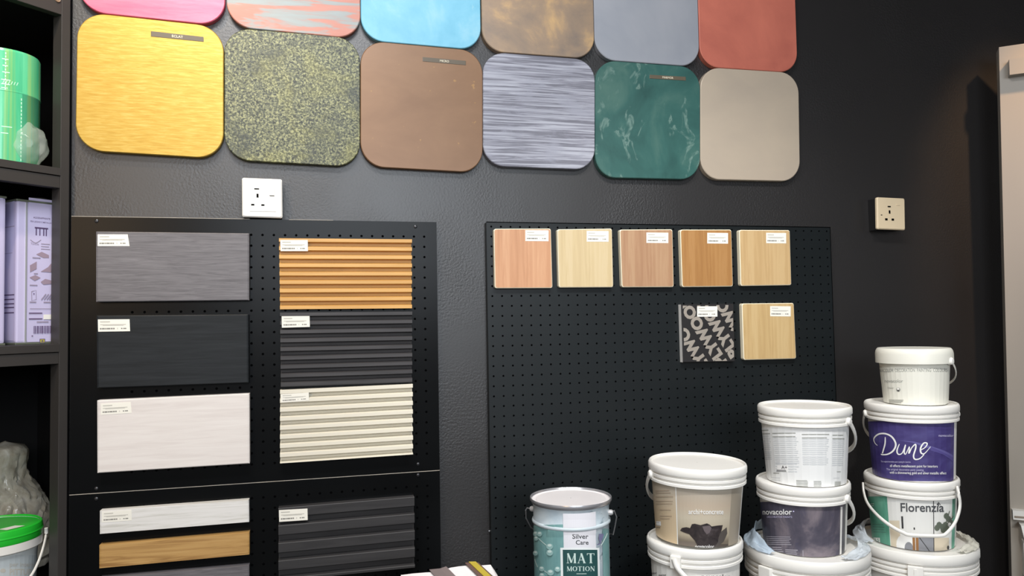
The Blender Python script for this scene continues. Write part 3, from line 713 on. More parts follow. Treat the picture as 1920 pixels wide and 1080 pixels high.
# ================================================================== buckets
def face_cam(p): return atan2(CAM.x-p.x, -(CAM.y-p.y))
def bucket(label, base, Rl, H, lid=.018, ring=.0225, body_top=.925, body_bot=.86, mat=None, lidmat=None, tilt=(0, 0), rings=2, name='paint_bucket', grp='plastic paint buckets', foot=True, lidname='lid', domed=False):
    p = V(base); r = thing(name, label, 'bucket', p, (tilt[0], tilt[1], face_cam(p)), grp)
    mat = mat or Mwhite; lidmat = lidmat or mat
    rt_, rb_ = Rl*body_top, Rl*body_bot
    zt_ = H-lid-ring
    Rb = lambda z: rb_+(rt_-rb_)*max(-.1, min(1.1, z/zt_))
    prof = [(.001, .003), (rb_-.008, .003), (rb_-.004, 0), (rb_, .003)]+[(Rb(zt_*i/8), zt_*i/8) for i in range(1, 9)]
    if rings:
        for k in range(rings):
            z0 = zt_+ring*k/rings; dz = ring/rings
            prof += [(Rl*.985-.001, z0+.0005), (Rl*.985, z0+.0015), (Rl*.985, z0+dz*.55), (Rl*.945, z0+dz*.7), (Rl*.945, z0+dz*.98)]
    else: prof += [(rt_, zt_+ring)]
    prof += [(Rl*.95, zt_+ring), (Rl*.94, H-.004)]
    MB().lathe(prof, 144).build('bucket_body', mat, r, world=False)
    zl = H-lid
    if domed:
        lp = [(Rl*.94, zl), (Rl, zl), (Rl*1.0, zl+lid*.62), (Rl*.985, zl+lid*.82), (Rl*.955, H-.002), (Rl*.93, H), (Rl*.5, H-.001), (.001, H-.001)]
    else:
        lp = [(Rl*.94, zl+.001), (Rl*.99, zl), (Rl, zl+.002), (Rl, zl+lid*.7), (Rl*.985, H-.0015), (Rl*.965, H), (Rl*.95, H-.001), (Rl*.938, H-.006), (Rl*.93, H-.0065), (Rl*.915, H-.0045), (Rl*.4, H-.004), (.001, H-.004)]
    MB().lathe(lp, 72).build(lidname, lidmat, r, world=False)
    r['_']=0; del r['_']
    return r, Rb, zt_
def handle(r, mat, Rl, zp, th, drop, fwd, rad=.0045, flat=.55, bow=1.0, n=30, square=False):
    """bail from pivot at angle th to the opposite pivot, hanging: drop below, fwd = how far it stands off the body (>1)"""
    mb = MB(); pts = []
    a = V((sin(th), -cos(th), 0)); b = V((cos(th), sin(th), 0))     # a: pivot axis, b: perpendicular
    for i in range(n+1):
        t = pi*i/n
        c = cos(t); s_ = sin(t)
        if square: s_ = min(1, s_*1.35)
        pts.append(a*(c*Rl*(1.0+.05*s_))+b*(fwd*Rl*s_*bow)+V((0, 0, zp-drop*s_)))
    mb.tube(pts, rad, 10, 0, flat)
    h = mb.build('handle', mat, r, world=False)
    for s in (1, -1):
        q = a*(s*Rl*.985); m2 = MB()
        m2.lathe([(.0001, .006), (.006, .0055), (.0085, .003), (.0095, -.004)], 18)
        rotm = V((0, 0, 1)).rotation_difference(a*s).to_matrix()
        m2.v = [tuple(rotm @ V(v)+q+V((0, 0, zp))) for v in m2.v]
        m2.build('pivot', mat, h, world=False)
    return h
def place(cx, cy, Y): return at(cx, cy, Y)
def halfw(w, cx, p):
    d = (p-CAM).dot(fw); return w/2*d/FPX*cos(math.atan((cx-960)/FPX))

YA, YB_, YC, YT = -.32, -.30, -.25, -.30
# --- heights: lid centres (rim plane) read off, buckets stand on each other
# stack A
pA1 = place(1304.5, 866, YA); pA2 = place(1301.5, 1005, YA); RA1 = halfw(185, 1304, pA1); RA2 = halfw(181, 1302, pA2)
# stack B
pB1 = place(1508.5, 758, YB_); pB2 = place(1504, 897, YB_); pB3 = place(1510, 1020, YB_); RB1 = halfw(178.5, 1508, pB1); RB2 = halfw(179, 1504, pB2); RB3 = halfw(240, 1510, pB3)
# stack C
pC1 = place(1710, 652, YC); pC2 = place(1707, 753, YC); pC3 = place(1707, 889, YC); pC4 = place(1714, 1010, YC)
RC1 = halfw(148, 1710, pC1); RC2 = halfw(180.5, 1707, pC2); RC3 = halfw(182, 1707, pC3); RC4 = halfw(238, 1714, pC4)
pT = place(1070, 930, YT); RT = halfw(154, 1070, pT)
REC = .0033
HB3, HC4, HA2, HT = .26, .255, .178, .245
ztop = lambda p: p.z

def pic_y(r, p):
    d = (r.matrix_basis @ V(p))-CAM; return 540-FPX*d.dot(u2)/d.dot(fw), 960+FPX*d.dot(r2)/d.dot(fw)
def art_for(r, Rb, zt_, maxlen=4, zb=.001, base=.0003):
    """drawing frame for a label wrapped round a body: measures of the visible side are taken from the body itself"""
    z1 = zt_-.0005; zm = (z1+zb)/2; rr = Rb(zm)
    (y1, _), (y0, _) = pic_y(r, (0, -Rb(z1), z1)), pic_y(r, (0, -Rb(zb), zb))
    (ym, xm), (yl, xl), (yr, xr) = pic_y(r, (0, -rr, zm)), pic_y(r, (-rr, 0, zm)), pic_y(r, (rr, 0, zm))
    return Art(cyl_map(Rb, (xl+xr)/2, (xr-xl)/2, y1, y0, ym-(yl+yr)/2, (yr-yl)/(xr-xl), zb, z1), maxlen, base=base)

# ---- stack C, bottom up
bC4, _, _ = bucket('big white bucket at the bottom of the right stack, by the pale cabinet', (pC4.x, YC, pC4.z-HC4), RC4, HC4, lid=.024, ring=.034, rings=3)
h_ = MB().box(-.016, .016, -RC4*1.02-.002, -RC4*.93, HC4-.062, HC4-.026, bev=.002); h_.box(-.003, .003, -RC4*1.02-.0035, -RC4*1.0, HC4-.05, HC4-.032); h_.build('handle_lug', Mwhite, bC4, world=False)
H3 = pC3.z-pC4.z+REC
bC3, Rb, zt3 = bucket('white bucket with a green and white room picture label, handle hanging in front', (pC3.x, YC, pC4.z-REC), RC3, H3)
mgr = layered('sea_green_print', [([(.35, (84, 150, 128)), (.65, (112, 176, 152))], (1, 1, .3), 30, 4, 1)], .45)
mpl = plain('print_white', (226, 226, 222), .45, var=.03); mtx = plain('print_charcoal', (74, 76, 80), .5)
mwarm = plain('print_warm_cream', (212, 200, 178), .45); mterr = plain('print_terracotta', (150, 106, 62), .5); mgrey = plain('print_grey', (138, 140, 146), .5); mdk = plain('print_dark', (54, 54, 56), .5); mpn = plain('print_pale', (236, 236, 234), .5)
mleaf = plain('print_leaf_grey', (96, 104, 92), .5)
q = lambda X, Y: (1600+X/5.4, 880+Y/5.4)
A = art_for(bC3, Rb, zt3)
def F(fn, *a): pass
def rectq(A, m, X0, Y0, X1, Y1, o=q, nl=True): a = o(X0, Y0); b = o(X1, Y1); A.rect(m, a[0], a[1], b[0], b[1], nl)
A.rect(mgr, 1631, 930, 1669, 1046); A.rect(mpl, 1669, 928, 1786, 1050, False); A.rect(mgr, 1783, 925, 1789, 1050)
rectq(A, mwarm, 380, 520, 480, 870); rectq(A, mgrey, 650, 690, 805, 850, nl=False); rectq(A, mwarm, 812, 690, 960, 880, nl=False); rectq(A, mpn, 480, 640, 600, 860, nl=False)
A.disc(mpn, *q(510, 770), 14, 20); A.disc(mgrey, *q(560, 800), 8, 12)
rectq(A, mterr, 600, 690, 625, 830); rectq(A, mterr, 632, 690, 658, 820, nl=False); rectq(A, mdk, 500, 475, 518, 600, nl=False); rectq(A, mdk, 805, 320, 812, 860, nl=False); rectq(A, mdk, 615, 588, 628, 610, nl=False)
A.stroke(mdk, [q(670, 690), q(780, 850)], 1.2, 0)
for (X, Y) in ((840, 590), (860, 560), (890, 580), (920, 560), (950, 500), (930, 470), (975, 540), (900, 610), (940, 600)): A.disc(mleaf, *q(X, Y), 5, 6, 8, False)
A.stroke(mleaf, [q(920, 560), q(960, 420)], 1.5, 0, False); A.stroke(mleaf, [q(930, 560), q(1000, 470)], 1.5, 0, False)
A.disc(mpn, *q(960, 550), 2.6)
A.disc(mdk, *q(425, 808), 6, 2.4); A.disc(mdk, *q(460, 840), 5, 2, nl=False); A.disc(mdk, *q(950, 790), 2, 4, nl=False)
rectq(A, mdk, 560, 845, 812, 880)
A.text(mtx, 'Florenzia', *[q(500, 0)[0], q(905, 0)[0]], q(0, 432)[1]-1, .012, ys=1.12)
A.stroke(mtx, [q(855, 330), q(853, 372)], 1.2, 0, False); A.stroke(mtx, [q(838, 355), q(853, 335), q(872, 358)], 1.2, 0, False)
A.text(mpn, 'novacolor', q(585, 0)[0], q(800, 0)[0], q(0, 862)[1], .01)
A.lines(mpn, q(180, 0)[0], q(240, 0)[0], q(0, 345)[1], q(0, 365)[1], 2, 1)
A.lines(mtx, q(200, 0)[0], q(340, 0)[0], q(0, 560)[1], q(0, 640)[1], 4, .6)
rectq(A, mpn, 195, 700, 268, 752); A.text(mgr, '2,5', q(204, 0)[0], q(258, 0)[0], q(0, 742)[1], .01)
A.mb.build('label', A.mats, bC3, world=False)['label'] = 'green and white printed label with a room picture'
# handle in front: bail hung from both sides down across the label
hb = MB(); pts = []
zpv = H3-.030
for x, y in ((1617.5, 907), (1619, 925), (1627, 944), (1646, 968), (1672, 987), (1693, 998), (1704, 1002.5), (1735, 1004), (1765, 1004), (1777, 999), (1791, 982), (1799, 965), (1802, 948), (1799, 928), (1796, 914)):
    pass
def bail_front(r, Rl, zp, px_pts, rad, mat):
    """bail whose loop lies just in front of the body; points given on a cylinder a little wider than the lid"""
    wm = r.matrix_basis.inverted(); out = []
    for x, y, k in px_pts:
        d = ray(x, y); c = wm @ CAM; dl = wm.to_3x3() @ d
        RR = Rl*k
        a_ = dl.x**2+dl.y**2; b_ = 2*(c.x*dl.x+c.y*dl.y); c_ = c.x**2+c.y**2-RR*RR
        disc = b_*b_-4*a_*c_
        t = (-b_-sqrt(max(0, disc)))/(2*a_); out.append(c+dl*t)
    out = [V(p) for p in smooth_pts([tuple(p) for p in out], 5)]
    return MB().tube(out, rad, 10, 0, .7).build('handle', mat, r, world=False)
bail_front(bC3, RC3, zpv, [(1618, 905, 1.02), (1620, 925, 1.03), (1628, 946, 1.05), (1648, 969, 1.08), (1673, 988, 1.1), (1694, 999, 1.12), (1705, 1003, 1.12), (1735, 1004.5, 1.12), (1764, 1004.5, 1.12), (1775, 1000, 1.12), (1789, 983, 1.12), (1797, 964, 1.1), (1800, 946, 1.1), (1798, 928, 1.1), (1794.5, 912, 1.04)], .0042, Mwhite)
H2 = pC2.z-pC3.z+REC
bC2, Rb, zt2 = bucket('white bucket with a purple label and white script lettering', (pC2.x, YC, pC3.z-REC), RC2, H2)
mpu = layered('purple_print', [([(.3, (54, 44, 98)), (.5, (68, 59, 114)), (.7, (86, 82, 138))], (1, 1, 2.5), 8, 4, .6)], .4)
mpu2 = plain('purple_light_print', (98, 92, 150), .4); mlav = plain('print_lavender', (188, 184, 214), .5)
q = lambda X, Y: (1600+X/4.155, 640+Y/4.155)
A = art_for(bC2, Rb, zt2)
A.rect(mpu, 1629, 788, 1787, 902)
A.poly(mpu2, [q(360, 770), q(470, 790), q(600, 840), q(700, 870), q(770, 905), q(770, 890), q(700, 850), q(600, 815), q(480, 780)])
A.poly(plain('purple_mid_print', (84, 76, 136), .4), [q(600, 850), q(690, 880), q(770, 940), q(770, 905), q(700, 868), q(600, 820)])
w = 2.4
A.stroke(mpn, [q(200, 812)+(1.2,), q(180, 790)+(1.6,), q(176, 755)+(2.4,), q(215, 722)+(3,), q(270, 718)+(3,), q(320, 745)+(3.2,), q(345, 800)+(3.2,), q(325, 850)+(3,), q(280, 880)+(2.6,), q(232, 885)+(2.2,), q(226, 878)+(1.4,)], w)
A.stroke(mpn, [q(268, 745)+(1.6,), q(262, 800)+(2.6,), q(236, 875)+(2.2,)], w, nl=False)
A.stroke(mpn, [q(372, 800)+(1.4,), q(352, 850)+(2.6,), q(360, 880)+(2.4,), q(390, 870)+(1.8,), q(418, 805)+(1.8,), q(405, 860)+(2.6,), q(416, 878)+(1.6,), q(446, 820)+(1.4,), q(440, 872)+(2.6,), q(462, 830)+(1.8,), q(490, 802)+(2.2,), q(492, 830)+(2.6,), q(474, 890)+(2.6,), q(484, 918)+(2.6,), q(520, 912)+(2,), q(552, 880)+(1.6,)], w)
A.stroke(mpn, [q(520, 850)+(1.6,), q(560, 826)+(1.8,), q(576, 796)+(2.4,), q(552, 792)+(2.4,), q(528, 830)+(2.8,), q(530, 868)+(2.8,), q(556, 872)+(1.8,), q(600, 820)+(1,)], w)
A.text(mlav, 'novacolor', q(660, 0)[0], 1785.5, q(0, 742)[1], .012)
A.text(mlav, 'The original decorative paint coating for interiors', q(220, 0)[0], q(450, 0)[0], q(0, 950)[1]-1, .005, ys=1.6)
A.text(mpn, 'all effects metallescent paint for interiors', q(290, 0)[0], q(650, 0)[0], q(0, 985)[1]-1, .006, ys=1.3)
A.text(mlav, 'The original decorative paint coating', q(260, 0)[0], q(545, 0)[0], q(0, 1012)[1]-1, .005, ys=1.2)
A.text(mpn, 'with a shimmering gold and silver metallic effect', q(285, 0)[0], q(715, 0)[0], q(0, 1038)[1]-1, .006, ys=1.3)
A.mb.build('label', A.mats, bC2, world=False)['label'] = 'purple label with white script lettering'
handle(bC2, Mwhite, RC2*1.0, H2-.029, R(-74), .095, -1.13, .0045)
H1 = pC1.z-pC2.z+REC
Mtub = plain('cream_white_plastic', (226, 225, 214), .4, var=.02)
bC1, Rb, zt1 = bucket('small cream white tub with a deep lid, topmost of the right stack', (pC1.x+.004, YC, pC2.z-REC), RC1, H1, lid=.036, ring=.002, body_top=.90, body_bot=.82, rings=0, domed=True, mat=Mtub)
mprt = plain('print_soft_grey', (150, 152, 146), .6)
q = lambda X, Y: (1630+X/9., 650+Y/9.)
A = art_for(bC1, Rb, zt1)
A.rect(Mtub, 1646, 688, 1773, 760)
A.text(mprt, 'NOVACOLOR  DECORATION  PAINTING  COLOURS', 1645, 1774, 697.2, .006, ys=1.7)
A.text(mprt, 'novacolor', q(275, 0)[0], q(590, 0)[0], q(0, 605)[1], .008); A.text(mprt, 'Decor', q(320, 0)[0], q(430, 0)[0], q(0, 712)[1], 0)
A.disc(mprt, *q(500, 725), 4, 4); A.disc(Mwhite, *q(498, 712), 2.5, 2); A.disc(Minkd, *q(498, 745), 2, 1.6); A.lines(mprt, q(320, 0)[0], q(580, 0)[0], q(0, 900)[1], q(0, 945)[1], 3, 1.2)
A.mb.build('printing', A.mats, bC1, world=False)
handle(bC1, Mwhite, RC1*1.0, H1-.030, R(66), .07, 1.10, .0028)

# ---- stack B
bB3, _, _ = bucket('big white bucket at the bottom of the middle stack, lid half covered by film', (pB3.x, YB_, pB3.z-HB3), RB3, HB3, lid=.024, ring=.034, rings=3)
h_ = MB().box(-.016, .016, -RB3*1.02-.002, -RB3*.93, HB3-.062, HB3-.026, bev=.002); rot(h_, R(-38)); h_.build('handle_lug', Mwhite, bB3, world=False)
H2 = pB2.z-pB3.z+REC
bB2, Rb, zt2 = bucket('white bucket with a dark violet grey marbled label, middle stack', (pB2.x, YB_, pB3.z-REC), RB2, H2)
mvi = layered('violet_grey_marble_print', [([(.32, (58, 58, 72)), (.5, (84, 80, 92)), (.66, (132, 122, 128))], (1, 1, 1), 9, 6, .8), ([(.54, (52, 56, 88), 0), (.66, (52, 56, 88), .6)], (1, 1, 1), 12, 4, 1)], .35)
q = lambda X, Y: (1410+X/6., 900+Y/6.)
A = art_for(bB2, Rb, zt2)
A.rect(mvi, 1423, 940, 1578, 1062); A.rect(plain('print_slate', (78, 80, 84), .35), 1578, 940, 1583, 1062)
A.rect(Mwhite, 1573, 950, 1576.5, 1064)
A.text(mpn, 'novacolor', q(140, 0)[0], q(470, 0)[0], q(0, 388)[1], .012, ys=1.1); A.text(mlav, 'DECORATIVE PAINTS', q(190, 0)[0], q(470, 0)[0], q(0, 432)[1]-1, 0)
A.disc(mlav, *q(488, 352), 1.4, 1.4, 8)
mpr2 = plain('print_mauve_text', (160, 156, 166), .5)
A.lines(mpr2, q(160, 0)[0], q(470, 0)[0], q(0, 640)[1], q(0, 725)[1], 5, 1.3)
A.lines(mpr2, q(225, 0)[0], q(360, 0)[0], q(0, 760)[1], q(0, 830)[1], 4, 1.6); A.lines(mpr2, q(375, 0)[0], q(535, 0)[0], q(0, 785)[1], q(0, 850)[1], 4, 1.6)
A.rect(mpr2, q(568, 0)[0], q(0, 790)[1], q(575, 0)[0], q(0, 870)[1]); A.text(mpn, 'MADE IN ITALY', q(190, 0)[0], q(430, 0)[0], q(0, 905)[1], .01)
A.mb.build('label', A.mats, bB2, world=False)['label'] = 'dark violet marbled label'
handle(bB2, Mwhite, RB2*1.0, H2-.029, R(64), .095, 1.14, .0055)
H1 = pB1.z-pB2.z+REC
bB1, Rb, zt1 = bucket('white bucket covered in grey small print, topmost of the middle stack', (pB1.x-.002, YB_, pB2.z-REC), RB1, H1, body_bot=.835)
q = lambda X, Y: (1420+X/7.716, 780+Y/7.716)
A = art_for(bB1, Rb, zt1)
mlabel = plain('label_cool_white', (230, 231, 230), .45, var=.02); mp1 = plain('print_grey_text', (200, 203, 205), .6); mp2 = plain('print_grey_block', (204, 207, 209), .6)
A.rect(mlabel, 1424.5, 800, 1588, 920)
def blockq(X0, Y0, X1, Y1, n, m=mp1): a = q(X0, Y0); b = q(X1, Y1); A.lines(m, a[0], b[0], a[1], b[1], n, (b[1]-a[1])/n*.55, .12)
for X0, X1, YY, ye in ((55, 230, 190, 40), (260, 620, 240, 0), (665, 1030, 260, 0), (1070, 1240, 270, 0)):
    c = [(0, 50, 2, Minkd), (70, 175, 5, mp1), (205, 290, 4, mp1), (325, 435, 5, mp1)]
    for a_, b2, n, m_ in c: blockq(X0, YY+a_, X1, YY+b2, n, m_ if m_ is not Minkd else mprt)
blockq(265, 690, 610, 800, 4, mp2)
a0 = q(290, 720); a1 = q(455, 815); A.rect(mpn, a0[0], a0[1], a1[0], a1[1]); A.text(Minkd, 'A+', q(355, 0)[0], q(440, 0)[0], q(0, 770)[1], .02); A.lines(Minkd, q(280, 0)[0], q(460, 0)[0], q(0, 785)[1], q(0, 800)[1], 2, 1.2)
blockq(225, 830, 320, 850, 1, mprt); blockq(180, 900, 330, 935, 2); blockq(560, 930, 730, 1010, 5, mprt); blockq(810, 940, 920, 1030, 5, mprt); blockq(1140, 800, 1200, 815, 1, mprt); blockq(1090, 890, 1180, 905, 1)
x = q(1115, 0)[0]
for w in (.8, 1.4, .7, 1.2, .8, 1.6, .7): A.rect(mprt, x, q(0, 945)[1], x+w, q(0, 1015)[1], False); x += w+.7
A.mb.build('label', A.mats, bB1, world=False)['label'] = 'white label of grey small print in columns'
handle(bB1, Mwhite, RB1*1.0, H1-.030, R(64), .095, 1.14, .0055)

# ---- stack A
bA2, Rb2, ztA2 = bucket('white bucket with dark lettering, lower one of the left stack', (pA2.x, YA, pA2.z-HA2), RA2, HA2)
A = art_for(bA2, Rb2, ztA2)
A.rect(Mwhite, 1221, 1060, 1382, 1185)
for X, s in ((1222, 'color'), (1240, 'paint')): A.text(Minkd, s, X, X+14, 1076+(X-1222)*.25, .01)
A.text(Minkd, 'novacolor', 1316, 1366, 1085, .012)
A.mb.build('printing', A.mats, bA2, world=False)
mb = MB().box(-.011, .011, -RA2*1.02-.003, -RA2*.93, HA2-.041, HA2-.015, bev=.002); rot(mb, R(-22)); lug = mb.build('handle_lug', Mwhite, bA2, world=False)
bail_front(bA2, RA2, 0, [(1263, 1048, 1.06), (1268, 1062, 1.08), (1279, 1076, 1.1), (1296, 1092, 1.12), (1330, 1112, 1.14)], .0055, Mwhite)
H1 = pA1.z-pA2.z+REC
bA1, Rb, zt1 = bucket('white bucket with a beige label picturing a dark rock, topmost of the left stack', (pA1.x-.002, YA, pA2.z-REC+.0032), RA1, H1, tilt=(0, R(1.6)), body_bot=.835)
q = lambda X, Y: (1210+X/6., 900+Y/6.)
A = art_for(bA1, Rb, zt1)
def zgrad(name, stops):
    """printed gradient running down the label"""
    m, N, L, b = base_mat(name, .4); tc = N.new('ShaderNodeTexCoord'); sx = N.new('ShaderNodeSeparateXYZ'); L.new(tc.outputs['Object'], sx.inputs[0])
    mr = N.new('ShaderNodeMapRange'); mr.inputs['From Max'].default_value = zt1; L.new(sx.outputs['Z'], mr.inputs['Value'])
    r_ = N.new('ShaderNodeValToRGB'); el = r_.color_ramp.elements
    while len(el) < len(stops): el.new(.5)
    for e, s in zip(el, stops): e.position = s[0]; e.color = S(*s[1])
    L.new(mr.outputs[0], r_.inputs[0]); L.new(r_.outputs[0], b.inputs['Base Color']); return m
mbg = zgrad('beige_picture_print', [(0, (112, 104, 92)), (.1, (124, 114, 100)), (.2, (176, 164, 142)), (.5, (196, 186, 166)), (.7, (190, 174, 154)), (1, (176, 168, 154))])
msd = zgrad('sand_panel_print', [(0, (212, 190, 156)), (.5, (200, 180, 150)), (1, (186, 176, 160))])
mrk = layered('dark_rock_print', [([(.35, (38, 32, 34)), (.55, (58, 50, 50)), (.7, (84, 76, 78))], (1, 1, 1), 60, 6, 1)], .5)
A.rect(msd, 1223, 895, 1271, 1034); A.rect(mbg, 1272, 900, 1366, 1036, False); A.rect(plain('print_taupe', (160, 150, 134), .4), 1366, 900, 1386, 1036, False)
A.rect(mpl, 1270.4, 902, 1272, 1036)
A.rect(plain('print_umber', (84, 76, 70), .5), 1273, 1020, 1366, 1036)
A.poly(plain('print_brown_grey', (118, 108, 98), .5), [q(375, 690), q(560, 700), q(620, 760), q(380, 745)], True)
A.poly(plain('print_rock_grey', (84, 78, 74), .5), [q(760, 640), q(905, 530), q(915, 600), q(880, 690), q(820, 740), q(770, 760)])
A.poly(mrk, [q(400, 570), q(420, 540), q(470, 530), q(510, 540), q(535, 560), q(530, 495), q(560, 490), q(620, 505), q(690, 485), q(720, 500), q(740, 520), q(800, 510), q(860, 505), q(850, 560), q(820, 640), q(815, 700), q(770, 760), q(600, 760), q(560, 680), q(500, 610), q(440, 590)])
A.poly(plain('print_rock_shine', (104, 94, 96), .5), [q(640, 520), q(720, 510), q(740, 540), q(720, 590), q(690, 610), q(660, 570)])
A.text(mpn, 'archi+concrete', q(495, 0)[0], q(860, 0)[0], q(0, 388)[1]-1, .012, ys=1.35)
A.text(mpn, 'novacolor', q(565, 0)[0], q(775, 0)[0], q(0, 768)[1]-1, .012)
mtan = plain('print_tan_text', (160, 142, 122), .6)
for Y in (115, 140, 185, 235, 265): A.lines(mtan, q(140, 0)[0], q(345, 0)[0], q(0, Y)[1], q(0, Y+6)[1], 1, 1.1)
for Y in (335, 405, 435): A.lines(mtan, q(180, 0)[0], q(320, 0)[0], q(0, Y)[1], q(0, Y+6)[1], 1, 1.1)
a0 = q(125, 470); a1 = q(185, 520); A.rect(mpn, a0[0], a0[1], a1[0], a1[1]); A.lines(Minkd, q(115, 0)[0], q(180, 0)[0], q(0, 480)[1], q(0, 540)[1], 3, 1)
A.mb.build('label', A.mats, bA1, world=False)['label'] = 'beige label with a picture of a dark rock'
handle(bA1, Mwhite, RA1*1.0, H1-.027, R(-70), .095, -1.13, .0055)

# ---- metal tin
tT = thing('metal_paint_tin', 'silver and teal metal paint tin with a wire handle, left of the buckets', 'tin', (pT.x, YT, pT.z-HT), (0, 0, face_cam(pT)))
mtin = layered('pale_blue_grey_tin', [([(.4, (186, 202, 212)), (.6, (204, 216, 222))], (1, 1, 1), 18, 4, .6), ([(.62, (120, 140, 152), 0), (.68, (120, 140, 152), .8)], (1, 1, 1.4), 34, 3, .4)], .3)
mteal = layered('teal_tin_print', [([(.35, (104, 148, 150)), (.65, (130, 172, 170))], (1, 1, .5), 16, 4, .5)], .3)
msil = plain('silver_white_tin', (222, 222, 228), .3, var=.02); mdteal = plain('dark_teal_panel', (40, 78, 78), .35); mrim = plain('tin_rim_grey', (176, 176, 180), .25, metal=.6)
rb = RT*.915
zr = HT-.048
MB().lathe([(.001, .002), (rb*.98, .002), (rb, .006), (rb, zr-.004), (rb*1.02, zr-.001), (rb*1.02, zr+.003), (rb*1.005, zr+.006), (rb*1.01, HT-.016), (RT*.97, HT-.009)], 144).build('tin_body', mtin, tT, world=False)
MB().lathe([(RT*.965, HT-.010), (RT*.995, HT-.006), (RT, HT-.003), (RT*.99, HT), (RT*.975, HT-.0005), (RT*.95, HT-.004)], 72).build('rim', mrim, tT, world=False)
MB().lathe([(RT*.96, HT-.003), (RT*.93, HT-.0065), (RT*.86, HT-.0065), (RT*.84, HT-.004), (RT*.5, HT-.004), (.001, HT-.004)], 72).build('lid', plain('tin_lid_white', (226, 222, 222), .35), tT, world=False)
MB().lathe([(rb*1.015, zr-.004), (rb*1.04, zr-.002), (rb*1.047, zr+.0005), (rb*1.04, zr+.003), (rb*1.015, zr+.005)], 96).build('bead', plain('tin_bead_highlight', (196, 208, 214), .28), tT, world=False)  # ring in a pale colour that stands in for the bead's highlight
Rt = lambda z: rb*1.0 if z < zr-.007 else (rb*1.023 if z < zr+.009 else rb*1.012)
q = lambda X, Y: (980+X/6., 900+Y/6.)
rm = (pT-CAM).dot(fw); pxm = FPX/rm
ybase = 944+ (HT-.012)*pxm*.97
ybase = pic_y(tT, (0, -Rt(0), 0))[0]
A = art_for(tT, Rt, HT-.0155, base=.0006)
A.rect(mteal, 1000, 983, 1058.5, ybase-4); A.rect(msil, 1058.5, 945, 1116, ybase-4)
A.rect(mteal, 1128, 990, 1141, ybase-4)
A.text(mtx, 'Silver', q(565, 0)[0], q(735, 0)[0], q(0, 655)[1]+1, .014); A.text(mtx, 'Care', q(600, 0)[0], q(735, 0)[0], q(0, 720)[1]+1, .014)
mbor = plain('panel_border_white', (226, 232, 232), .4)
a0 = q(435, 762); A.rect(mbor, a0[0], a0[1], q(850, 0)[0], ybase-6); A.rect(mdteal, q(460, 0)[0], q(0, 785)[1], q(828, 0)[0], ybase-10)
# MAT MOTION in thick-and-thin letters
def didone(A, m, s, x0, x1, yt, yb):
    W_ = {'M': 1.25, 'A': 1.1, 'T': 1.0, 'O': 1.05, 'I': .5, 'N': 1.1}
    tot = sum(W_[c]+.16 for c in s)-.16; u = (x1-x0)/tot; x = x0; h = yb-yt; tk, tn = u*.24, u*.07
    A.k += 1
    for c in s:
        w = W_[c]*u
        P_ = lambda a, b: (x+a*w, yt+b*h)
        def bar(p, q_, t): A.stroke(m, [p, q_], t, 0, False)
        if c == 'M': bar(P_(.12, 0), P_(.12, 1), tn); bar(P_(.14, 0), P_(.5, .95), tk); bar(P_(.5, .95), P_(.86, 0), tn); bar(P_(.86, 0), P_(.86, 1), tk); bar(P_(0, .98), P_(.25, .98), tn); bar(P_(.72, .98), P_(1, .98), tn)
        if c == 'A': bar(P_(.5, 0), P_(.1, 1), tn); bar(P_(.46, 0), P_(.84, 1), tk); bar(P_(.22, .68), P_(.7, .68), tn); bar(P_(0, .98), P_(.24, .98), tn); bar(P_(.68, .98), P_(1, .98), tn)
        if c == 'T': bar(P_(.5, 0), P_(.5, 1), tk); bar(P_(.04, .03), P_(.96, .03), tn); bar(P_(.04, 0), P_(.04, .2), tn); bar(P_(.96, 0), P_(.96, .2), tn); bar(P_(.3, .98), P_(.7, .98), tn)
        if c == 'I': bar(P_(.5, 0), P_(.5, 1), tk); bar(P_(.1, .03), P_(.9, .03), tn); bar(P_(.1, .98), P_(.9, .98), tn)
        if c == 'N': bar(P_(.14, 0), P_(.14, 1), tn); bar(P_(.14, 0), P_(.86, 1), tk); bar(P_(.86, 0), P_(.86, 1), tn); bar(P_(0, .98), P_(.3, .98), tn); bar(P_(.7, .02), P_(1, .02), tn)
        if c == 'O':
            pts = [(x+w*(.5+.42*cos(a)), yt+h*(.5+.46*sin(a)), tn+(tk-tn)*abs(cos(a))**1.5) for a in [2*pi*k/16 for k in range(17)]]
            A.stroke(m, pts, tn, 2, False)
        x += w+.16*u
mmt = plain('pale_lettering', (196, 216, 210), .45)
didone(A, mmt, 'MAT', q(500, 0)[0], q(795, 0)[0], q(0, 825)[1], q(0, 930)[1]+1)
didone(A, mmt, 'MOTION', q(500, 0)[0], q(795, 0)[0], q(0, 972)[1], q(0, 1025)[1])
A.rect(mmt, q(600, 0)[0], q(0, 1052)[1], q(705, 0)[0], q(0, 1058)[1])
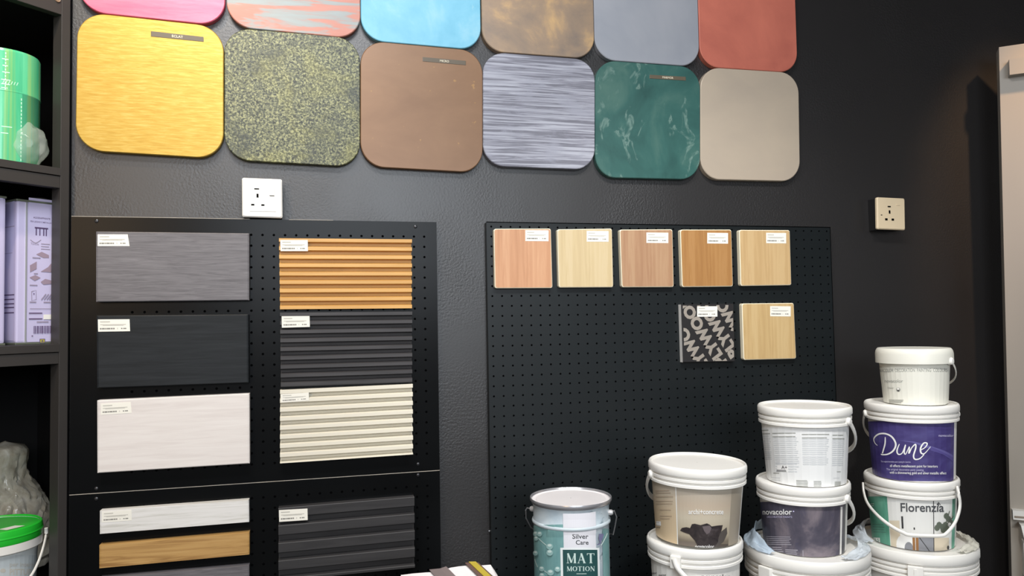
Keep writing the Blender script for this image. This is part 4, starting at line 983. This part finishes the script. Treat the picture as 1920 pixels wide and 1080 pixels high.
# molecules
mbl = plain('bubble_print', (150, 186, 184), .3); mbl2 = plain('bubble_highlight', (206, 226, 222), .3)
for x0_, y0_, x1_, y1_ in ((200, 650, 290, 735), (150, 890, 185, 985), (255, 1020, 300, 1050)): A.stroke(mbl2, [q(x0_, y0_), q(x1_, y1_)], 1.1, 0)
for X, Y, rr in ((165, 595, 5), (215, 600, 5), (175, 650, 4.5), (325, 745, 6), (325, 815, 6), (235, 1000, 5), (330, 1040, 6), (405, 1000, 5), (170, 820, 5), (240, 1075, 5)):
    A.disc(mbl, *q(X, Y), rr); A.disc(mbl2, q(X, Y)[0], q(X, Y)[1]-rr*.35, rr*.6, rr*.4)
mvp = plain('violet_shadow_print', (112, 112, 146), .4); A.poly(mvp, [q(840, 600), q(890, 600), q(880, 650), q(850, 700), q(835, 660)]); A.stroke(mbl2, [q(860, 730), q(930, 590)], 1.5, 0); A.stroke(mvp, [q(820, 725), q(860, 700)], 2, 0)
A.mb.build('label', A.mats, tT, world=False)['label'] = 'teal and silver printed label with a dark teal panel'
# ears and wire bail behind
mw = plain('wire_steel', (176, 176, 178), .3, metal=.8)
zp = HT-.030
for s in (-1, 1):
    m2 = MB().lathe([(.0001, .010), (.004, .0095), (.006, .006), (.006, 0), (.009, -.003)], 16)
    th_ = R(90)*s+R(-10)
    a = V((sin(th_), -cos(th_), 0)); rm_ = V((0, 0, 1)).rotation_difference(a).to_matrix()
    m2.v = [tuple(rm_ @ V(v)+a*rb*1.0+V((0, 0, zp))) for v in m2.v]; m2.build('ear', plain('ear_metal', (206, 206, 208), .3, metal=.4), tT, world=False)
pts = []
aL = V((sin(R(-100)), -cos(R(-100)), 0)); aR = V((sin(R(80)), -cos(R(80)), 0)); bk = V((sin(R(170)), -cos(R(170)), 0))
pts = [aL*(rb+.006)+V((0, 0, zp)), aL*(rb+.016)+V((0, 0, zp+.001)), aL*(rb+.019)+V((0, 0, zp-.004)), aL*(rb+.019)+bk*.004+V((0, 0, zp-.022)), aL*(rb+.013)+bk*.02+V((0, 0, zp-.045))]
for i in range(1, 12):
    t = pi*i/12; pts.append(aL*(cos(t)*(rb+.008))+bk*(sin(t)*(rb+.03))+V((0, 0, zp-.045-.03*sin(t))))
pts += [aR*(rb+.011)+bk*.02+V((0, 0, zp-.03)), aR*(rb+.016)+bk*.004+V((0, 0, zp-.01)), aR*(rb+.012)+V((0, 0, zp+.004)), aR*(rb+.005)+V((0, 0, zp))]
MB().tube(pts, .0014, 8).build('wire_handle', mw, tT, world=False)

# ---- crumpled film on the two big lids
def film(label, bp_, Rl, z, a0, a1, r0, r1, rise, tint, seed):
    mb = MB(); n, mr = 40, 9; vs = []; fs = []
    for i in range(n+1):
        a = a0+(a1-a0)*i/n
        for j in range(mr+1):
            t = j/mr; rr = Rl*(r0+(r1-r0)*t)
            h = .002+rise*((1-t)**1.3)*(.55+.9*noise.noise(V((a*2.2, seed, t*2))))*sin(pi*min(1, max(0, i/n*1.0)))+.004*noise.noise(V((a*9, t*5, seed)))+.003*abs(noise.noise(V((a*22, t*3, seed))))
            vs.append((rr*sin(a), -rr*cos(a), max(.0008, h)))
    for i in range(n):
        for j in range(mr): fs.append((i*(mr+1)+j, (i+1)*(mr+1)+j, (i+1)*(mr+1)+j+1, i*(mr+1)+j+1))
    mb.add(vs, fs, 0, True)
    t = mb.build('plastic_film', clear('film_'+label[:6].replace(' ', '_'), tint, .6, .25), None, loc=(0, 0, 0)); t.location = (bp_[0], bp_[1], z); t.rotation_euler = (0, 0, face_cam(V(bp_)))
    tag(t, label, 'plastic film'); 
    so = t.modifiers.new('thickness', 'SOLIDIFY'); so.thickness = .0006
film('blue tinted crumpled film standing up on the big lid, left of the dark violet bucket', (pB3.x, YB_, 0), RB3, pB3.z, R(-150), R(-35), .80, .99, .055, (206, 224, 240), 1.3)
film('pale crumpled film on the big lid, right of the dark violet bucket', (pB3.x, YB_, 0), RB3, pB3.z, R(40), R(165), .80, .99, .02, (222, 230, 236), 4.1)
film('white pleated film behind the middle stack, left of the green and white bucket', (pC4.x, YC, 0), RC4, pC4.z, R(-175), R(-50), .82, 1.0, .05, (222, 230, 238), 7.7)
film('cream crumpled film on the lid, right of the green and white bucket', (pC4.x, YC, 0), RC4, pC4.z, R(50), R(170), .82, .99, .02, (226, 224, 212), 9.2)

# ---- stepped plinth carrying the stacks (below the frame)
zs = [(0.72, 1.155, pT.z-HT), (1.155, pB3.x-RB3*1.03, pA2.z-HA2), (pB3.x-RB3*1.03, 2.2, min(pB3.z-HB3, pC4.z-HC4))]
pl_ = thing('display_plinth', 'stepped black display plinth under the paint buckets', 'plinth', (1.45, -.4, 0))
for k, (x0, x1, z) in enumerate(zs):
    MB().box(x0, x1, -.75, -.05, .0006, z-.0006).build('step', Mblack, pl_)
dz = (pB3.z-HB3)-(pC4.z-HC4)
if abs(dz) > .001:
    hi = pB3 if dz > 0 else pC4
    rr = RB3 if dz > 0 else RC4
    yy = YB_ if dz > 0 else YC
    c = MB().lathe([(.001, zs[2][2]), (rr*.8, zs[2][2]), (rr*.8, zs[2][2]+abs(dz)-.0006), (.001, zs[2][2]+abs(dz)-.0006)], 40, (hi.x, yy, 0)); c.build('riser', Mblack, pl_)

# ---- white paper parcel with a yellow strip at the bottom edge
zb = zs[0][2]
YP = -.50
P_ = lambda x, y, Y=YP: at(x, y, Y)
pb = thing('paper_bag', 'white paper bag with a brown and yellow band at the bottom edge of the frame', 'bag', (P_(850, 1075).x, YP, zb))
prof_ = [(752, 1080), (775, 1077), (800, 1075), (822, 1074), (846, 1066), (862, 1063.5), (878, 1062), (900, 1062), (921, 1060.5), (927, 1069), (934, 1080)]
mb = MB(); tp = [P_(x, y) for x, y in prof_]
vs = []; n = len(tp)
for k, dy in enumerate((0, .05, .11, .16)):
    for i, p in enumerate(tp):
        w_ = noise.noise(V((i*.7, k*1.1, 2)))*.006 if k else 0
        dd = .0 if k == 0 else -.010*k+w_
        vs.append((p.x+(.002*k), YP+.005-dy, p.z+dd))
fs = [(k*n+i, (k+1)*n+i, (k+1)*n+i+1, k*n+i+1) for k in range(3) for i in range(n-1)]
mb.add(vs, fs, 0, True)
bot = [(x, y, zb) for x, y, z in vs[:n]]; fr = [(x, y, zb) for x, y, z in vs[3*n:]]
mb.add(vs[:n]+bot, [(i, i+1, n+i+1, n+i) for i in range(n-1)], 0); mb.add(vs[3*n:]+fr, [(i, n+i, n+i+1, i+1) for i in range(n-1)], 0)
for e in (0, n-1):
    col = [vs[k*n+e] for k in range(4)]; mb.add(col+[(x, y, zb) for x, y, z in col], [(k, k+1, 5+k, 4+k) for k in range(3)], 0)
mb.build('bag_body', plain('white_paper', (232, 226, 224), .6, var=.03), pb)
def ribbon(name, xs, mat, lift):
    vs = []; 
    for k, dy in enumerate((-.001, .05, .11, .16)):
        for x, y in xs:
            p = P_(x, y); sh = k*.016
            vs.append((p.x+sh, YP+.005-dy, p.z+lift-.010*k+.003))
    n_ = len(xs); m2 = MB(); m2.add(vs, [(k*n_+i, (k+1)*n_+i, (k+1)*n_+i+1, k*n_+i+1) for k in range(3) for i in range(n_-1)], 0)
    o = m2.build(name, mat, pb); so = o.modifiers.new('thickness', 'SOLIDIFY'); so.thickness = .0012; so.offset = 1
ribbon('brown_band', [(873, 1062), (898, 1061.5)], plain('brown_band', (104, 80, 72), .5), .0005)
ribbon('yellow_tape', [(880, 1061.8), (893, 1061.5)], plain('yellow_tape', (186, 166, 60), .35), .0022)
ribbon('grey_fold', [(806, 1075), (826, 1073), (838, 1069)], plain('grey_print', (120, 108, 106), .5), .0006)

# ---- green lidded bucket and bag in the lower compartment
bl, bz = cab(-12, 985, .155)
pG = O+E1*bl+E2*.155; RG = .121*1.0
pG.z = at_plane(-12, 984, pG, CN).z
dG = (pG-CAM).dot(fw); RG = (97-2)*dG/FPX*cos(R(34))
HG = pG.z-sz[2]
mgl = plain('green_lid_plastic', (38, 190, 52), .35, var=.04); mgb = plain('grey_white_tub', (206, 212, 212), .4, var=.03)
gB, RbG, ztG = bucket('grey white bucket with a bright green lid and wire handle, low on the shelf unit', (pG.x, pG.y, sz[2]+.0006), RG, HG, lid=.030, ring=.022, body_top=.90, body_bot=.84, mat=mgb, lidmat=mgl, rings=0, grp=None, name='lidded_bucket')
MB().lathe([(RG*.99, HG-.031), (RG*1.0, HG-.030), (RG*1.0, HG-.047), (RG*.9, HG-.052)], 72).build('rim_band', Mwhite, gB, world=False)
MB().lathe([(RG*1.002, HG-.018), (RG*1.012, HG-.016), (RG*1.002, HG-.013)], 72).build('lid_bead', mgl, gB, world=False)
A = art_for(gB, RbG, ztG)
A.rect(plain('tub_label_grey', (188, 196, 198), .5), -60, 1040, 74, 1120)
A.text(Mink, 'PITTURA', 14, 66, 1078, .02, ys=1.2); A.disc(Mink, 2, 1070, 5, 4); A.text(Mink, 'per interni', 14, 62, 1062, .01); A.mb.build('label', A.mats, gB, world=False)
q_ = MB(); q_.add([(RG*.25, -RG*.62, HG-.0035), (RG*.62, -RG*.42, HG-.0035), (RG*.42, -RG*.25, HG-.0035), (RG*.1, -RG*.42, HG-.0035)], [(0, 1, 2, 3)]); q_.build('lid_sticker', Mwhite, gB, world=False)
bail_front(gB, RG, 0, [(86.5, 990, 1.02), (86, 1004, 1.03), (80, 1030, 1.06), (70, 1058, 1.1), (54, 1085, 1.16), (20, 1112, 1.2), (-20, 1125, 1.22)], .0036, Mwhite)
# bag of clear plastic behind
kx, kz = cab(6, 930, .36)
bag = local_thing('plastic_bag', 'crumpled clear plastic bag behind the green lidded bucket', 'bag', kx, .345, sz[2])
mb = MB(); bm = bmesh.new(); bmesh.ops.create_icosphere(bm, subdivisions=5, radius=1)
ztop_ = at_plane(2, 828, O+E2*.345, CN).z-sz[2]
def bag_r(t):     # wide belly, pinched neck, gathered top lobe
    pts = [(0, .8), (.12, .98), (.4, 1), (.58, .82), (.68, .58), (.76, .54), (.86, .58), (.93, .5), (.98, .34), (1, .16)]
    for (a, ra), (b, rb__) in zip(pts, pts[1:]):
        if t <= b: return ra+(rb__-ra)*(t-a)/(b-a)
    return .05
for v in bm.verts:
    c = v.co.copy(); n1 = noise.noise(c*2.1+V((3, 1, 5))); n2 = abs(noise.noise(c*3.7+V((1, 7, 2)))); n3 = abs(noise.noise(V((c.x*9, c.y*9, c.z*5))))
    d = 1+.14*n1-.22*(.3-n2)*(n2 < .3)-.10*(.2-n3)*(n3 < .2)*3
    h = sqrt(c.x*c.x+c.y*c.y) or 1e-6; tz = min(1, max(0, (math.asin(max(-1, min(1, c.z)))/(pi/2)+1)/2)); q9 = bag_r(tz)
    if tz < .02: q9 *= .5
    k9 = min(1, h*3)
    v.co = V((c.x/h*.097*q9*d*k9+.012*sin(tz*6), c.y/h*.085*q9*d*k9, max(0, ztop_*((tz if tz < .9 else .9+(tz-.9)*.35)*1.07+.03*n1*(1-tz)))))
mb.frombm(bm, 0, True)
mbag = layered('clear_crinkled_bag', [([(.35, (176, 166, 146)), (.6, (216, 210, 194)), (.72, (242, 240, 232))], (1, 1, 1), 18, 6, 1.2)], .14, bump=(22, .7, (1, 1, .6), .008))
mbag.node_tree.nodes['Principled BSDF'].inputs['Alpha'].default_value = .72
mb.build('bag_film', mbag, bag, world=False)

# ================================================================== pale cabinet at the right edge
AZR = R(-50); D1 = V((-sin(AZR), -cos(AZR), 0))      # runs from the far left edge towards the camera side
NR = V((D1.y, -D1.x, 0))                             # outward, facing the room
if NR.dot(CAM-V((2.4, -.1, 1.5))) < 0: NR = -NR
O2 = at(1884, 560, -.09)
def rp(x, y, k=0): return at_plane(x, y, O2+NR*k, NR)
mpale = layered('pale_grey_enamel', [([(.3, (148, 141, 131)), (.7, (156, 149, 139))], (1, 1, .3), 3, 3, .4)], .38)
tl, bl_ = rp(1873, 88.5), rp(1897, 1080)
bdir = (bl_-tl); ext = tl+bdir*1.0
zfl = 0.0; blf = tl+bdir*((tl.z-zfl)/(tl.z-bl_.z))
Lw = .62
rr_ = thing('metal_cabinet', 'tall pale cabinet at the right edge, cut off by the frame', 'cabinet', (blf.x+D1.x*.3, blf.y+D1.y*.3, 0))
c0, c1 = blf, blf+D1*Lw; t0, t1 = tl, tl+D1*Lw
bk = -NR*.05
mb = MB(); mb.hexa([tuple(p) for p in (c0, c1, c1+bk, c0+bk, t0, t1, t1+bk, t0+bk)]); mb.build('cabinet_door', mpale, rr_)
def onface(name, pts, th_, mat, bev=True):
    a = [rp(x, y) for x, y in pts]   # TL BL + extends to the right by fixed length
    L_ = D1*.25
    mb = MB(); tl_, bl2 = a
    f0 = [bl2, bl2+L_, tl_+L_, tl_]
    mb.hexa([tuple(p) for p in (f0[0]+NR*th_, f0[1]+NR*th_, f0[1], f0[0], f0[3]+NR*th_, f0[2]+NR*th_, f0[2], f0[3])])
    return mb.build(name, mat, rr_)
onface('hinge_box', [(1889, 117), (1890, 146)], .03, mpale)
onface('white_ledge', [(1896, 953), (1897, 970)], .025, plain('ledge_white', (214, 212, 206), .4))
onface('ledge_groove', [(1899, 963), (1899, 966.5)], .0262, plain('groove_brown', (130, 118, 104), .5))
onface('white_tray', [(1909, 978), (1917, 1010)], .045, Mwhite)
onface('tray_body', [(1915, 1010), (1917, 1075)], .035, Mwhite)
# small bits on the wall
nl = at(917, 995, -.0005)
nail = MB(); nail.lathe([(.0001, .006), (.0022, .0055), (.0022, .0045), (.001, .004), (.001, 0)], 10)
nail.v = [(nl.x+x, -z, nl.z+y) for x, y, z in nail.v]
tag(nail.build('nail', Msteel, None, loc=(nl.x, 0, nl.z)), 'tiny bright nail head in the wall beside the large right pegboard', 'nail')
